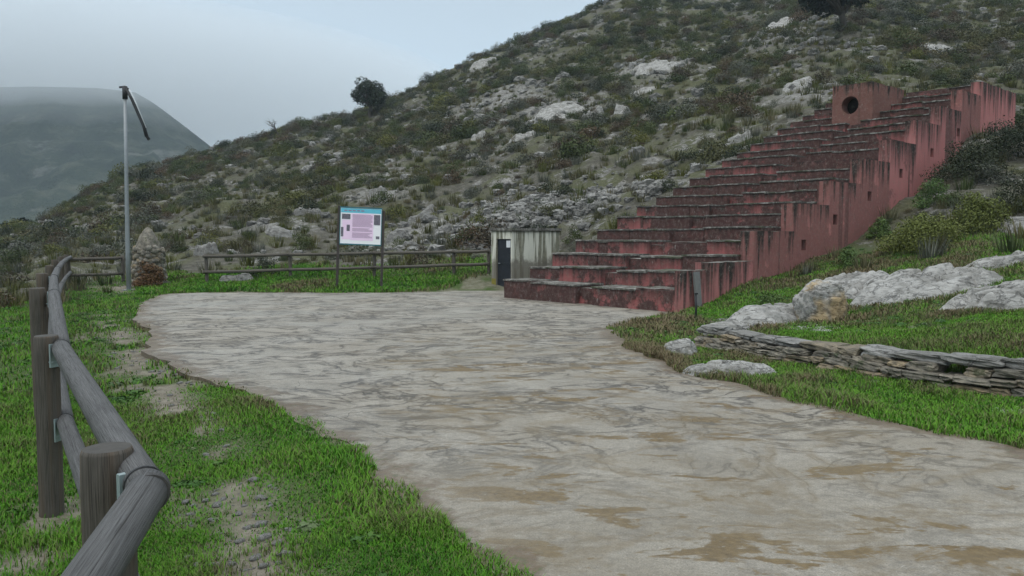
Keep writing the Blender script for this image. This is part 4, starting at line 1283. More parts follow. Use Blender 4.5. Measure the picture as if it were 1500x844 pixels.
def build_near_fence():
    # posts: x, y, height of the top above eye-level datum
    posts = [(-.42, -.35, .95, .070), (*at_depth(163, 2.30), .985, .070), (*at_depth(69, 4.80), 1.0, .067), (*at_depth(59, 7.35), 1.12, .066), (*at_depth(64, 10.0), 1.13, .066),
             (*at_depth(73, 13.4), 1.10, .066), (*at_depth(82, 17.2), 1.08, .066), (*at_depth(90, 20.6), 1.06, .066), (*at_depth(97, 23.8), 1.03, .066)]
    root = empty("log_fence", (posts[1][0], posts[1][1], 0))
    tag(root, "weathered grey log rail fence running from the near grass back along the slope", "log fence")
    off = Matrix.Translation(-root.location)
    def put(nm, bm, m, par=root):
        bmesh.ops.transform(bm, matrix=off, verts=bm.verts[:])
        return from_bm(nm, bm, m, par)
    for k, (x, y, h, r) in enumerate(posts):
        g = float(ground(x, y))
        bm = bmesh.new()
        tube(bm, log_pts((x - .0, y, g - .35), (x + .01 * (k % 3 - 1), y, h - .012), 12) + [(x + .01 * (k % 3 - 1), y, h)], [r * 1.03] * 12 + [r, r * .93], 28, wob=.02, seed=k, capmat=1)
        put("post", bm, [M["post"], M["end"]])
    # rails run along the plaza side of the posts, butted where they turn
    up, lo = [], []
    for k, (x, y, h, r) in enumerate(posts):
        a = posts[max(k - 1, 0)]; b_ = posts[min(k + 1, len(posts) - 1)]
        d = Vector((b_[0] - a[0], b_[1] - a[1])).normalized()
        nrm = Vector((d.y, -d.x))
        up.append(Vector((x + nrm.x * (r + .058), y + nrm.y * (r + .058), h - .07)))
        lo.append(Vector((x + nrm.x * (r + .035), y + nrm.y * (r + .035), h - .53)))
    up[1] = Vector((*at_depth(217, 2.12, .9), .915)); up[0] = Vector((-.54, .15, .86)); lo[0] = Vector((-.64, .15, .42))
    up[2] = Vector((*at_depth(93, 4.74), .925)); lo[2] = Vector((*at_depth(95, 4.78), .47)); lo[1] = Vector((*at_depth(196, 2.42), .44))
    for nm_k, line, rad in (("upper", up, .0515), ("lower", lo, .048)):
        for k in range(len(line) - 1):
            a, b_ = line[k], line[k + 1]
            bm = bmesh.new()
            d = (b_ - a).normalized()
            ext = .030 if k < 2 else .015
            tube(bm, log_pts(a - d * ext * (k != 0), b_ + d * ext, 14, .004), rad * (1.0 if k < 3 else .95), 26, wob=.012, seed=20 + k, capmat=1)
            put("rail", bm, [M["rail"], M["end"]])
    for line, rad in ((up, .0545), (lo, .051)):
        for k in range(1, 6):
            d = (line[k + 1] - line[k]).normalized()
            bm = bmesh.new(); strap(bm, line[k] + d * .055, d, rad); put("strap", bm, M["band"])
    # folded metal clips that hold the rails
    for k in range(1, 5):
        for line in (up, lo):
            p = line[k]; q = Vector((posts[k][0], posts[k][1], p.z))
            d = (q - p); d.z = 0; L = d.length; d.normalize()
            ang = math.atan2(d.y, d.x)
            bm = bmesh.new()
            mt = Matrix.Translation(p - Vector((0, 0, .02))) @ Matrix.Rotation(ang, 4, 'Z')
            box(bm, L * .36, L * .44, -.035, .035, -.09, .05, mt)
            box(bm, L * .30, L * .55, -.03, .03, -.005, .000, mt @ Matrix.Translation((0, 0, -.055)))
            box(bm, L * .40, L * .47, -.045, -.037, -.05, .03, mt)
            bmesh.ops.bevel(bm, geom=bm.edges[:], offset=.002)
            put("bracket", bm, M["clip"])
    return posts[-1]
CORNER = build_near_fence()

def build_far_fence(name, pts, label, yt, yl, r=.052):
    root = empty(name, (pts[0][0], pts[0][1], float(ground(pts[0][0], pts[0][1]))))
    tag(root, label, "rail fence")
    off = Matrix.Translation(-root.location)
    rnd = random.Random(len(label))
    for k, (x, y) in enumerate(pts):
        g = float(ground(x, y))
        bm = bmesh.new(); tube(bm, log_pts((x, y, g - .3), (x + rnd.uniform(-.02, .02), y, yt[k] + .07), 5), r, 14, wob=.03, seed=k)
        bmesh.ops.transform(bm, matrix=off, verts=bm.verts[:]); from_bm("post", bm, M["far_wood"], root)
    for k in range(len(pts) - 1):
        for zs in (yt, yl):
            bm = bmesh.new()
            a = Vector((pts[k][0], pts[k][1] - r - .03, zs[k])); b_ = Vector((pts[k + 1][0], pts[k + 1][1] - r - .03, zs[k + 1]))
            d = (b_ - a).normalized()
            tube(bm, log_pts(a - d * .08, b_ + d * .02, 6, .012), .046, 14, wob=.03, seed=k + 9)
            bmesh.ops.transform(bm, matrix=off, verts=bm.verts[:]); from_bm("rail", bm, M["far_wood"], root)
f1 = [at_depth(101, 23.9), at_depth(180, 24.6)]
build_far_fence("rail_fence", f1, "short dark two rail fence between the log fence corner and the metal pole", [.90, .92], [.42, .44])
f2 = [at_depth(303, 24.3), at_depth(425, 24.6), at_depth(548, 24.7), at_depth(665, 24.8), at_depth(716, 24.9)]
build_far_fence("rail_fence", f2, "long dark two rail fence behind the information board, ending at the hut", [.97, 1.02, 1.06, 1.10, 1.12], [.50, .56, .62, .70, .72])

# ------------------------------------------------------------------ small things by the red wall
def build_small():
    x, y = st(WID + .10, .42); z = float(ground(x, y))
    root = empty("weathered_plank", (x, y, z - .05), math.atan2(SD[1], SD[0]))
    bm = bmesh.new(); box(bm, -.02, .02, -.10, .10, 0, .80, Matrix.Rotation(-.10, 4, 'Y')); bmesh.ops.subdivide_edges(bm, edges=bm.edges[:], cuts=2, use_grid_fill=True)
    o = from_bm("weathered_plank", bm, M["board"]); o.matrix_world = Matrix.Translation((x, y, z - .05)) @ Matrix.Rotation(math.atan2(SD[1], SD[0]), 4, 'Z')
    bpy.data.objects.remove(root)
    o.name = "weathered_plank"
    tag(o, "grey weathered plank leaning on the front corner of the red wall", "plank")
    x, y, z = pick(1019, 470)
    bm = bmesh.new(); tube(bm, [(0, 0, -.1), (.005, 0, .25), (-.005, 0, .48)], [.022, .02, .018], 10)
    box(bm, -.03, .03, -.03, .03, .47, .50)
    o = from_bm("iron_stake", bm, M["dark"]); o.location = (x, y, z)
    tag(o, "thin dark iron stake in the grass before the red wall corner", "stake")
build_small()

# ------------------------------------------------------------------ foliage
def leaf_cloud(lobes, per, leaf, seed, squash=.8, stems=0, up=.3):
    """Leaf faces spread through a cluster of lobes; returns numpy verts and triangle indices."""
    rg = np.random.default_rng(seed)
    V = []
    for (cx, cy, cz, r) in lobes:
        n = int(per * (r / .3) ** 2)
        d = rg.normal(size=(n, 3)); d /= np.linalg.norm(d, axis=1)[:, None]
        rad = r * (0.45 + 0.6 * rg.random(n) ** .6)
        bump = 1 + .25 * fbm(d[:, 0] * 2 + cx * 9, d[:, 1] * 2, d[:, 2] * 2, 2, seed)
        c = np.array([cx, cy, cz]) + d * (rad * bump)[:, None] * np.array([1, 1, squash])
        keep = c[:, 2] > -.02
        c = c[keep]; d = d[keep]; n = len(c)
        nrm = d + rg.normal(size=(n, 3)) * .7; nrm[:, 2] += up
        nrm /= np.linalg.norm(nrm, axis=1)[:, None]
        a = np.cross(nrm, rg.normal(size=(n, 3))); a /= np.linalg.norm(a, axis=1)[:, None] + 1e-9
        b = np.cross(nrm, a)
        L = leaf * rg.uniform(.6, 1.35, n)[:, None]
        V.append(np.stack([c - a * L * .5, c + b * L * .32 - a * L * .05, c + a * L * .6, c - b * L * .32 - a * L * .05], 1))
    V = np.concatenate(V)
    return V.reshape(-1, 3), np.arange(len(V) * 4)

def dome_lobes(n, seed, w=.5, h=.55, r=.24):
    rg = random.Random(seed); out = [(0, 0, h * .35, r * 1.5)]
    for k in range(n):
        a = rg.uniform(0, 2 * math.pi); q = rg.random() ** .55
        z = (1 - q ** 2) * h * rg.uniform(.55, 1.0)
        out.append((math.cos(a) * w * q * .8, math.sin(a) * w * q * .8, max(.06, z - r * .3), r * rg.uniform(.6, 1.15)))
    return out

def shrub_mesh(name, seed, material, n=9, per=75, leaf=.085, h=.55, stems=5):
    V, F = leaf_cloud(dome_lobes(n, seed, .5, h), per, leaf, seed)
    rg = random.Random(seed)
    me = raw_mesh(name, V, F, 4)
    me.materials.append(M[material])
    return me

KINDS = [("olive", "f_olive", "olive green"), ("green", "f_green", "mid green"), ("dark", "f_dark", "dark green"), ("brown", "f_brown", "rusty brown"), ("grey", "f_grey", "grey green"), ("yellow", "f_yell", "yellow green")]
SHRUBS = {}
for ki, (k, m_, _) in enumerate(KINDS):
    SHRUBS[k] = [shrub_mesh("shrub_" + k, 100 + ki * 10 + v, m_, n=(8, 11, 7)[v], per=(170, 160, 190)[v], leaf=(.052, .048, .058)[v], h=(.5, .62, .42)[v]) for v in range(3)]

def in_structure(x, y, pad=.25):
    s, t = to_st(x, y)
    return (s > -pad) & (s < WID + pad) & (t > -pad) & (t < TEND + pad)

def scatter(n, dmin, dmax, seed, umin=-.98, umax=1.0):
    rg = np.random.default_rng(seed)
    D = np.sqrt(rg.uniform(dmin ** 2, dmax ** 2, n)); u = rg.uniform(umin, umax, n)
    return u * D, D, rg

ZONES = [  # what a shrub stands by, for its label
    (lambda px, D: px < 120, "at the scrubby edge beyond the log fence"),
    (lambda px, D: px < 300 and D < 45, "on the slope behind the metal pole"),
    (lambda px, D: px < 470 and D < 45, "on the low slope behind the fence left of the board".replace(" left of", " before")),
    (lambda px, D: px < 700 and D < 45, "on the low slope behind the information board"),
    (lambda px, D: px < 960 and D < 45, "on the rocky slope above the whitewashed hut"),
    (lambda px, D: px < 1240 and D < 45, "on the slope along the upper edge of the steps"),
    (lambda px, D: px >= 1240 and D < 34, "on the bank beside the tall red wall"),
    (lambda px, D: px < 620, "high on the slope towards the lone oak"),
    (lambda px, D: px < 1000, "high on the slope under the bare skyline"),
    (lambda px, D: True, "high on the slope above the pink block"),
]

def build_scrub():
    x, y, rg = scatter(16500, 14, 142, 5)
    f = foot_depth(x, y)
    px = x / y * FPX + 750
    dens = .60 + 1.05 * fbm(x * .17, y * .17, 0, 4, 301)
    dens = dens * (1 - .75 * scree_mask(x, y))
    keep = (f > .3) & ~in_structure(x, y, .35) & (rg.random(len(x)) < dens)
    # keep the strip at the fence, the white outcrops and the terrace clear
    keep &= ~((y < 26.6) & (px > 175) & (px < 720))
    keep &= ~((px > 690) & (px < 840) & (y < 26.0))
    keep &= ~((px > 1150) & (y < 17.5))
    keep &= ~((px > 1150) & (px < 1560) & (y < 25) & (rg.random(len(x)) < .7))
    sd = poly_sd(x, y, PLAZA); keep &= sd > 1.5
    keep &= off_slabs(x, y)
    x, y, px = x[keep], y[keep], px[keep]
    n = len(x)
    size = rg.uniform(.55, 1.0, n) + 1.1 * rg.random(n) ** 3
    size *= np.clip(.75 + y / 130, .7, 1.35) * np.clip(.95 + .6 * fbm(x * .17, y * .17, 0, 4, 301), .7, 1.5)
    patch = fbm(x * .09 + 5, y * .09, 0, 3, 302) + rg.normal(size=n) * .28
    kind = np.select([patch < -.42, patch < -.12, patch < .16, patch < .40, patch < .58], [2, 0, 1, 2, 3], 4)
    kind = np.where(rg.random(n) < .09, 3, kind); kind = np.where(rg.random(n) < .12, 5, kind); kind = np.where(rg.random(n) < .12, 4, kind); kind = np.where(rg.random(n) < .12, 1, kind)
    z = ground(x, y)
    var = rg.integers(0, 3, n); rz = rg.uniform(0, 6.28, n)
    fr = (px > -20) & (px < 1520)
    ysc = 345 - (z + .5 - EYE) / y * FPX
    vis = fr & (ysc > -20)
    rank = np.where(vis, size / y, 0)
    top = np.argsort(-rank)[:280]
    is_top = np.zeros(n, bool); is_top[top] = True
    for k in top:
        kk = KINDS[kind[k]]
        o = bpy.data.objects.new("shrub", SHRUBS[kk[0]][var[k]])
        s = size[k]
        o.location = (x[k], y[k], z[k] - .06); o.rotation_euler = (0, 0, rz[k]); o.scale = (s, s, s * (.85 + .3 * ((k * 37) % 10) / 10))
        COL.objects.link(o)
        zone = next(zz for fn, zz in ZONES if fn(px[k], y[k]))
        sz = "large" if s > 1.35 else ("small" if s < .85 else "rounded")
        lab = f"{sz} {kk[2]} shrub {zone}"
        tag(o, lab, "shrub", f"{sz} {kk[2]} shrubs {zone}")
    rest = ~is_top
    instancer("scrub", x[rest], y[rest], z[rest] - .06, size[rest], rz[rest], kind[rest] * 3 + var[rest], [m for k in KINDS for m in SHRUBS[k[0]]])

def instancer(name, x, y, z, size, rz, idx, meshes, tiltx=None):
    """One object of many small plants or stones (kind stuff)."""
    lib = bpy.data.collections.new(name + "_kinds")      # not linked to the scene: only a source for the copies
    for k, me in enumerate(meshes):
        lib.objects.link(bpy.data.objects.new(f"{name}_kind_{k:02d}", me))
    me = bpy.data.meshes.new(name)
    me.vertices.add(len(x)); me.vertices.foreach_set("co", np.stack([x, y, z], 1).astype(np.float32).ravel())
    for nm, v in (("size", size), ("turn", rz)):
        a = me.attributes.new(nm, 'FLOAT', 'POINT'); a.data.foreach_set("value", np.asarray(v, np.float32))
    a = me.attributes.new("which", 'INT', 'POINT'); a.data.foreach_set("value", np.asarray(idx, np.int32))
    o = bpy.data.objects.new(name, me); COL.objects.link(o)
    ng = bpy.data.node_groups.new(name, 'GeometryNodeTree')
    ng.interface.new_socket("Geometry", in_out='INPUT', socket_type='NodeSocketGeometry')
    ng.interface.new_socket("Geometry", in_out='OUTPUT', socket_type='NodeSocketGeometry')
    nd, lk = ng.nodes, ng.links
    gi, go = nd.new("NodeGroupInput"), nd.new("NodeGroupOutput")
    m2p = nd.new("GeometryNodeMeshToPoints"); ci = nd.new("GeometryNodeCollectionInfo"); iop = nd.new("GeometryNodeInstanceOnPoints")
    ci.inputs["Collection"].default_value = lib; ci.inputs["Separate Children"].default_value = True; ci.inputs["Reset Children"].default_value = True
    def na(n_, t):
        q = nd.new("GeometryNodeInputNamedAttribute"); q.data_type = t; q.inputs["Name"].default_value = n_; return q.outputs["Attribute"]
    cx = nd.new("ShaderNodeCombineXYZ"); lk.new(na("turn", 'FLOAT'), cx.inputs[2])
    e2r = nd.new("FunctionNodeEulerToRotation"); lk.new(cx.outputs[0], e2r.inputs[0])
    lk.new(gi.outputs[0], m2p.inputs[0]); lk.new(m2p.outputs[0], iop.inputs["Points"]); lk.new(ci.outputs[0], iop.inputs["Instance"])
    iop.inputs["Pick Instance"].default_value = True
    lk.new(na("which", 'INT'), iop.inputs["Instance Index"]); lk.new(e2r.outputs[0], iop.inputs["Rotation"]); lk.new(na("size", 'FLOAT'), iop.inputs["Scale"])
    lk.new(iop.outputs[0], go.inputs[0])
    md = o.modifiers.new("copies", 'NODES'); md.node_group = ng
    return tag(o, kind="stuff")

build_scrub()

def tuft_mesh(seed, material, n=46, h=.30, spread=.16):
    rg = np.random.default_rng(seed)
    a = rg.uniform(0, 6.283, n); r = spread * np.sqrt(rg.random(n)); b = np.stack([np.cos(a) * r, np.sin(a) * r, np.zeros(n)], 1)
    lean = np.stack([np.cos(a), np.sin(a), np.zeros(n)], 1) * rg.uniform(.1, .6, n)[:, None]
    hh = h * rg.uniform(.5, 1.1, n)[:, None]
    tip = b + (lean + np.array([0, 0, 1])) * hh
    side = np.stack([-np.sin(a), np.cos(a), np.zeros(n)], 1) * .012
    V = np.stack([b - side, b + side, tip], 1)
    me = raw_mesh("tuft", V.reshape(-1, 3), np.arange(n * 3), 3); me.materials.append(M[material])
    return me

def build_tufts():
    x, y, rg = scatter(19000, 12, 110, 15)
    f = foot_depth(x, y); px = x / y * FPX + 750
    keep = (f > -3) & off_slabs(x, y) & ~in_structure(x, y, .2) & (poly_sd(x, y, PLAZA) > .6) & (rg.random(len(x)) < .75 + .5 * fbm(x * .2, y * .2, 0, 3, 311)) & ~((f < .0) & (px > 175) & (px < 1040)) & ~((px > 1100) & (y < 24) & (rg.random(len(x)) < .35))
    x, y = x[keep], y[keep]; n = len(x)
    ms = [tuft_mesh(400 + k, m_) for k, m_ in enumerate(("f_dry", "f_dry", "f_olive", "f_grey", "f_yell", "f_green"))]
    instancer("dry_grass", x, y, ground(x, y) - .02, rg.uniform(.7, 1.8, n), rg.uniform(0, 6.28, n), rg.integers(0, 6, n), ms)
build_tufts()

def build_cover():
    x, y, rg = scatter(10000, 14, 105, 45)
    f = foot_depth(x, y); px = x / y * FPX + 750
    keep = (f > .2) & off_slabs(x, y) & ~in_structure(x, y, .15) & (poly_sd(x, y, PLAZA) > 1.2) & (rg.random(len(x)) < 1 - .6 * scree_mask(x, y)) & ~((y < 26.6) & (px > 175) & (px < 840))
    x, y = x[keep], y[keep]; n = len(x)
    kk = rg.choice([0, 1, 3, 4, 5], n, p=(.34, .2, .12, .2, .14))
    instancer("ground_cover", x, y, ground(x, y) - .02, rg.uniform(.16, .46, n), rg.uniform(0, 6.28, n), kk * 3 + rg.integers(0, 3, n), [m for k in KINDS for m in SHRUBS[k[0]]])
build_cover()

def build_rubble():
    x, y, rg = scatter(20000, 13, 135, 25)
    f = foot_depth(x, y)
    dens = sstep(.1, .5, fbm(x * .17, y * .17, 0, 4, 321)) * 1.0 + .09 + scree_mask(x, y) * .6
    keep = (f > -.5) & ~in_structure(x, y, .15) & (rg.random(len(x)) < dens) & (poly_sd(x, y, PLAZA) > 1.5)
    # denser loose stones in the scree beside the hut
    cx, cy = at_depth(795, 29.5)
    xs = cx + rg.normal(size=1400) * 2.6; ys = cy + rg.normal(size=1400) * 2.4
    k2 = ~in_structure(xs, ys, .2) & (foot_depth(xs, ys) > 2.0) & (ys > 26.2)
    x = np.concatenate([x[keep], xs[k2]]); y = np.concatenate([y[keep], ys[k2]])
    n = len(x)
    size = .05 + .28 * rg.random(n) ** 2.6
    size[:keep.sum()] *= np.clip(.7 + y[:keep.sum()] / 80, .8, 1.7)
    ms = []
    for k in range(6):
        me = rock_mesh("loose_stone", 1, .8 + .1 * k % .4, .5 + .06 * k, 500 + k, 3, .6, .4, .5)
        me.polygons.foreach_set("use_smooth", [False] * len(me.polygons))
        me.materials.append(M["rubble"] if k % 2 else M["rock"]); ms.append(me)
    instancer("rubble", x, y, ground(x, y) + size * .12, size, rg.uniform(0, 6.28, n), rg.integers(0, 6, n), ms)
build_rubble()

def build_pebbles():
    rg = np.random.default_rng(35)
    k = rg.integers(0, len(TRACK) - 1, 900); t = rg.random(900)
    P = np.array(TRACK); x = P[k, 0] + (P[k + 1, 0] - P[k, 0]) * t + rg.normal(size=900) * .26; y = P[k, 1] + (P[k + 1, 1] - P[k, 1]) * t + rg.normal(size=900) * .22
    keep = (bare_mask(x, y) > .3) & (rg.random(900) < .55)
    x, y = x[keep], y[keep]; n = len(x)
    ms = []
    for q in range(3):
        me = rock_mesh("pebble", 1, .8, .45, 540 + q, 2, .4, .2); me.materials.append(M["rock"]); ms.append(me)
    size = .008 + .035 * rg.random(n) ** 3.5
    instancer("pebbles", x, y, ground(x, y) + size * .1, size, rg.uniform(0, 6.28, n), rg.integers(0, 3, n), ms)
build_pebbles()

def build_weeds():
    # broad leaved weeds and taller tufts that break up the lawn
    rg = np.random.default_rng(36)
    D = np.sqrt(rg.uniform(2.0 ** 2, 22 ** 2, 7800)); u = rg.uniform(-.95, 1.0, 7800); x, y = u * D, D
    keep = (poly_sd(x, y, PLAZA) > .04) & (rg.random(7800) < lush_mask(x, y) * (.15 + sstep(-.1, .4, fbm(x * .9, y * .9, 0, 3, 331)))) & (bare_mask(x, y) < .5) & ~in_structure(x, y, .1)
    x, y = x[keep], y[keep]; n = len(x)
    ms = []
    for q, m_ in enumerate(("weed", "weed", "weed_pale")):
        V, F = leaf_cloud([(0, 0, .10, .42), (.3, .1, .06, .3), (-.2, .25, .08, .3)], 26, .26, 560 + q, .35, up=1.2)
        me = raw_mesh("weed", V, F, 4); me.materials.append(M[m_]); ms.append(me)
    ms += [tuft_mesh(570 + q, m_, 40, 1.0, .35) for q, m_ in enumerate(("weed", "f_dry"))]
    idx = rg.choice(5, n, p=(.26, .26, .16, .22, .10))
    size = rg.uniform(.05, .13, n) * np.where(y > 8, 1.4, 1)
    instancer("weeds", x, y, ground(x, y), size, rg.uniform(0, 6.28, n), idx, ms)
build_weeds()

# bushes with a place of their own
def bush(px0, px1, ytop, ybot, label, material, seed, n=22, per=110, leaf=.05, name="bush", D=None, squash=.8):
    cx = (px0 + px1) / 2
    if D is None: x, y, z = pick(cx, ybot)
    else:
        x, y = at_depth(cx, D); z = float(ground(x, y))
    w = (px1 - px0) / FPX * y; h = (ybot - ytop) / FPX * y
    y2 = y + w * .25; x2 = cx_world(cx, y2)
    rg = random.Random(seed)
    lobes = [(a * w, b_ * w, c * h / .55, r * w) for a, b_, c, r in dome_lobes(n, seed, .5, .5, .17)]
    V, F = leaf_cloud(lobes, per / (w * w) * .9, leaf, seed, squash)
    me = raw_mesh(name, V, F, 4); me.materials.append(M[material])
    o = bpy.data.objects.new(name, me); COL.objects.link(o)
    o.location = (x2, y2, min(float(ground(x2, y2)), z + .2) - .05)
    return tag(o, label, "bush")
bush(1282, 1420, 306, 372, "rounded olive green bush on the bank nearest the red wall", "f_mound", 601, 40, 1200, .046)
bush(1378, 1482, 278, 342, "yellow green bush uphill of the rounded olive bush", "f_mound", 602, 36, 1000, .05)
bush(1352, 1478, 186, 272, "dark evergreen bush close against the upper red wall", "f_dark", 603, 34, 900, .055)
bush(1420, 1550, 160, 242, "tall dark green bush behind the top corner of the red wall", "f_dark", 604, 34, 900, .055)
bush(1330, 1400, 258, 312, "dark green bush hugging the middle of the red wall", "f_fresh", 605, 26, 460, .045)
bush(1440, 1540, 250, 318, "dense dark bush at the frame edge above the grey ledge".replace("at the frame edge ", ""), "f_dark", 606, 26, 520, .048)
bush(1410, 1470, 228, 275, "grey green bush between the two dark evergreen bushes", "f_grey", 607, 20, 200, .06)
bush(660, 726, 312, 366, "dark brown bramble behind the fence beside the white hut", "f_brown", 608, 24, 240, .06)
bush(756, 832, 302, 340, "dark green bush growing just behind the white hut roof", "f_dark", 609, 22, 230, .06, D=26.2)
bush(822, 862, 322, 360, "bright green bush between the hut and the red steps", "f_green", 610, 18, 200, .05)
bush(362, 412, 362, 408, "dark low bush behind the first bay of the long rail fence", "f_dark", 611, 18, 200, .05)
bush(590, 640, 352, 396, "dark brown bush under the fence rail beside the information board", "f_brown", 612, 18, 200, .05)
bush(196, 242, 360, 416, "rusty brown creeper wrapped round the rubble pillar", "f_rust", 613, 30, 420, .05, D=23.45, name="creeper")
bush(0, 70, 312, 332, "dark distant clump of trees at the foot of the misty mountain", "f_oak", 614, 20, 700, .5, D=78)
bush(955, 1010, 318, 350, "dark green plant sprouting in the middle stair of the red steps", "f_dark", 615, 12, 120, .05, D=21.2)
bush(1100, 1160, 424, 446, "low green weeds along the foot of the red wall", "f_fresh", 616, 16, 300, .04)
bush(1215, 1268, 360, 392, "small fresh green shrub at the wall foot below the square openings", "f_fresh", 617, 18, 420, .045)
bush(1268, 1310, 318, 352, "fresh green growth between red wall and olive mound bush", "f_fresh", 618, 18, 420, .045)

# ------------------------------------------------------------------ trees
def limb(bm, a, b_, r0, r1, seed, n=5, wig=.12):
    rg = random.Random(seed); a, b_ = Vector(a), Vector(b_); L = (b_ - a).length
    pts = [a.lerp(b_, k / n) + Vector((rg.uniform(-1, 1), rg.uniform(-1, 1), rg.uniform(-.4, .4))) * wig * L * (0 < k < n) * .5 for k in range(n + 1)]
    tube(bm, pts, [r0 + (r1 - r0) * k / n for k in range(n + 1)], 8)

def build_tree(name, label, loc, height, width, crown_lobes, material, seed, leaf, per, cat="tree", trunk_h=.3):
    root = empty(name, loc); tag(root, label, cat)
    bm = bmesh.new()
    limb(bm, (0, 0, -.4), (.05, 0, height * trunk_h * 1.3), height * .06, height * .04, seed, 5, .15)
    for k, (cx, cy, cz, r) in enumerate(crown_lobes[::2]):
        limb(bm, (.05, 0, height * trunk_h * .9), (cx, cy, cz), height * .03, height * .008, seed + k, 4, .2)
    from_bm("trunk", bm, M["bark"], root)
    V, F = leaf_cloud(crown_lobes, per, leaf, seed, .85)
    me = raw_mesh("crown", V, F, 4); link("crown", me, M[material], root)
    return root

def oak_lobes(w, h, z0, seed, n=20):
    rg = random.Random(seed); out = []
    for k in range(n):
        a = rg.uniform(0, 6.283); q = rg.random() ** .5 * .38; zc = z0 + (h - z0) * rg.uniform(.2, .82)
        taper = math.sin(math.pi * min(.95, max(.12, (zc - z0) / (h - z0)))) ** .6
        out.append((math.cos(a) * w * q * taper, math.sin(a) * w * q * taper, zc, w * rg.uniform(.13, .20)))
    return out

x, y, z = pick(542, 170)
hgt = 54 / FPX * y; wid_ = 56 / FPX * y
build_tree("holm_oak", "lone dark round crowned oak standing on the skyline of the slope", (x, y, z - .2), hgt, wid_, oak_lobes(wid_, hgt, hgt * .22, 31, 34), "f_oak", 31, .26, 20)
x, y, z = pick(1232, 46)
hgt = 95 / FPX * y; wid_ = 128 / FPX * y
lob = oak_lobes(wid_, hgt, hgt * .34, 33, 26)
build_tree("holm_oak", "dark oak high on the slope with its crown cut off above", (x, y, z - .2), hgt, wid_, [(a - wid_ * .12, b_, c, d) for a, b_, c, d in lob], "f_oak", 33, .36, 14)
x, y, z = pick(408, 200)
root = empty("bare_tree", (x, y, z - .1)); tag(root, "small leafless tree leaning on the skyline down slope of the oak", "tree")
bm = bmesh.new(); rg = random.Random(8)
hgt = 26 / FPX * y
limb(bm, (0, 0, 0), (-.3, 0, hgt * .5), .09, .05, 1, 4, .2)
for k in range(7):
    a = rg.uniform(-1.4, 1.0)
    p0 = Vector((-.15 - .05 * k, 0, hgt * (.25 + .05 * k))); p1 = p0 + Vector((math.sin(a) * hgt * .5, rg.uniform(-.5, .5), math.cos(a) * hgt * .45))
    limb(bm, p0, p1, .045, .015, k, 4, .3)
    for j in range(3): limb(bm, p0.lerp(p1, .6 + .15 * j), p1 + Vector((rg.uniform(-.5, .5), rg.uniform(-.4, .4), rg.uniform(.0, .5))), .02, .008, k * 7 + j, 3, .3)
from_bm("trunk", bm, M["bark"], root)
V, F = leaf_cloud([(-.55, 0, hgt * .3, .35), (-.9, .1, hgt * .2, .3)], 40, .16, 9); me = raw_mesh("foliage", V, F, 4); link("foliage", me, M["f_oak"], root)

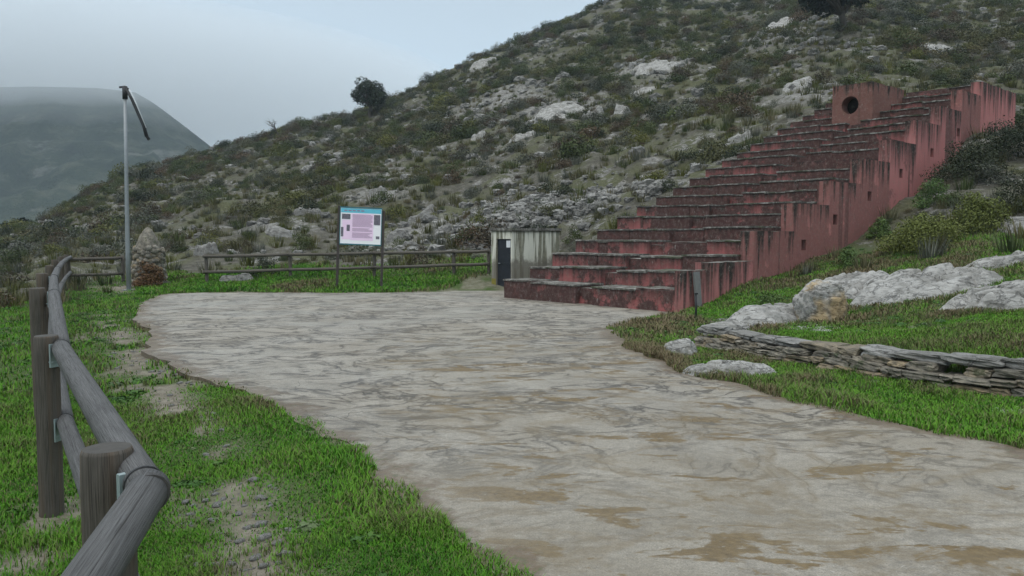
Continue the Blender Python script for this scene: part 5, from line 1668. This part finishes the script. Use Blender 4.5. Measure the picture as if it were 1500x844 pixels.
# ------------------------------------------------------------------ grass
def build_grass():
    rg = np.random.default_rng(77)
    parts = []
    def zone(n, fn, h, w):
        x, y = fn(n)
        sd = poly_sd(x, y, PLAZA_F[::4])
        ok = (sd > -.07 + .16 * fbm(x * 3, y * 3, 0, 3, 404)) & (rg.random(n) < lush_mask(x, y)) & ~in_structure(x, y, .0) & (rg.random(n) > bare_mask(x, y) * .97)
        x, y, sd = x[ok], y[ok], sd[ok]
        parts.append((x, y, np.full(len(x), h), np.full(len(x), w), sd))
    def wedge(u0, u1, d0, d1):
        def f(n):
            D = np.sqrt(rg.uniform(d0 ** 2, d1 ** 2, n)); u = rg.uniform(u0, u1, n)
            return u * D, D
        return f
    zone(230000, wedge(-1.0, .08, 1.7, 4.4), .036, .0032)
    zone(160000, wedge(-1.0, -.05, 4.2, 8.5), .040, .0044)
    zone(120000, wedge(-.95, -.25, 8.3, 26.5), .055, .009)
    zone(60000, wedge(-.47, -.0, 21.5, 27), .08, .013)
    zone(340000, wedge(.10, 1.1, 4.2, 12), .050, .0052)
    zone(170000, wedge(.10, 1.0, 11.5, 20), .065, .009)
    x, y, h, w, sd = [np.concatenate([p[k] for p in parts]) for k in range(5)]
    n = len(x)
    z = ground(x, y)
    clump = fbm(x * 1.6, y * 1.6, 0, 4, 401); clump2 = fbm(x * .5, y * .5, 0, 3, 402)
    h = h * np.clip(1.1 + 1.2 * clump + .3 * clump2, .75, 2.2) * rg.uniform(.55, 1.3, n)
    h = h * np.where(track_dist(x, y) < .5, .8, 1.0) * np.where(sd < .3, 1.25, 1)
    a = rg.uniform(0, 6.283, n); lean = rg.uniform(.15, .9, n)
    dx, dy = np.cos(a), np.sin(a)
    side = np.stack([-dy, dx, np.zeros(n)], 1) * (w * rg.uniform(.6, 1.2, n))[:, None]
    b = np.stack([x, y, z - .008], 1)
    mid = b + np.stack([dx * lean * .35, dy * lean * .35, np.full(n, .62)], 1) * h[:, None]
    tip = b + np.stack([dx * lean, dy * lean, np.full(n, 1 - .25 * .5)], 1) * h[:, None]
    V = np.stack([b - side, b + side, mid + side * .7, mid - side * .7, tip], 1).reshape(-1, 3)
    base = np.arange(n) * 5
    F = np.stack([base, base + 1, base + 2, base, base + 2, base + 3, base + 3, base + 2, base + 4], 1).reshape(-1)
    hue = .36 + .42 * clump + .26 * clump2 + rg.normal(size=n) * .13
    right = sstep(.0, 2.0, x) * sstep(4, 8, y)
    hue += right * .16 + right * sstep(8.5, 10.5, y) * .26 + right * sstep(9, 11, y) * fbm(x * .7, y * .7, 0, 3, 405) * .35
    hue += sstep(20, 22, y) * (.10 + .5 * fbm(x * .5, y * 1.1, 0, 3, 406)) * (x < 0)
    hue += np.where(track_dist(x, y) < .8, .14, 0) + sstep(.35, 0, sd) * .22 * (fbm(x * 2, y * 2, 0, 2, 403) > -.1)
    hue += sstep(12, 22, y) * .06 * (x < 0)
    hue = np.where(rg.random(n) < .15, rg.uniform(.7, 1.0, n), hue)
    me = raw_mesh("grass", V, F, 3, dict(hue=np.repeat(np.clip(hue, 0, 1), 5)))
    tag(link("grass", me, M["grass"]), kind="stuff")
build_grass()
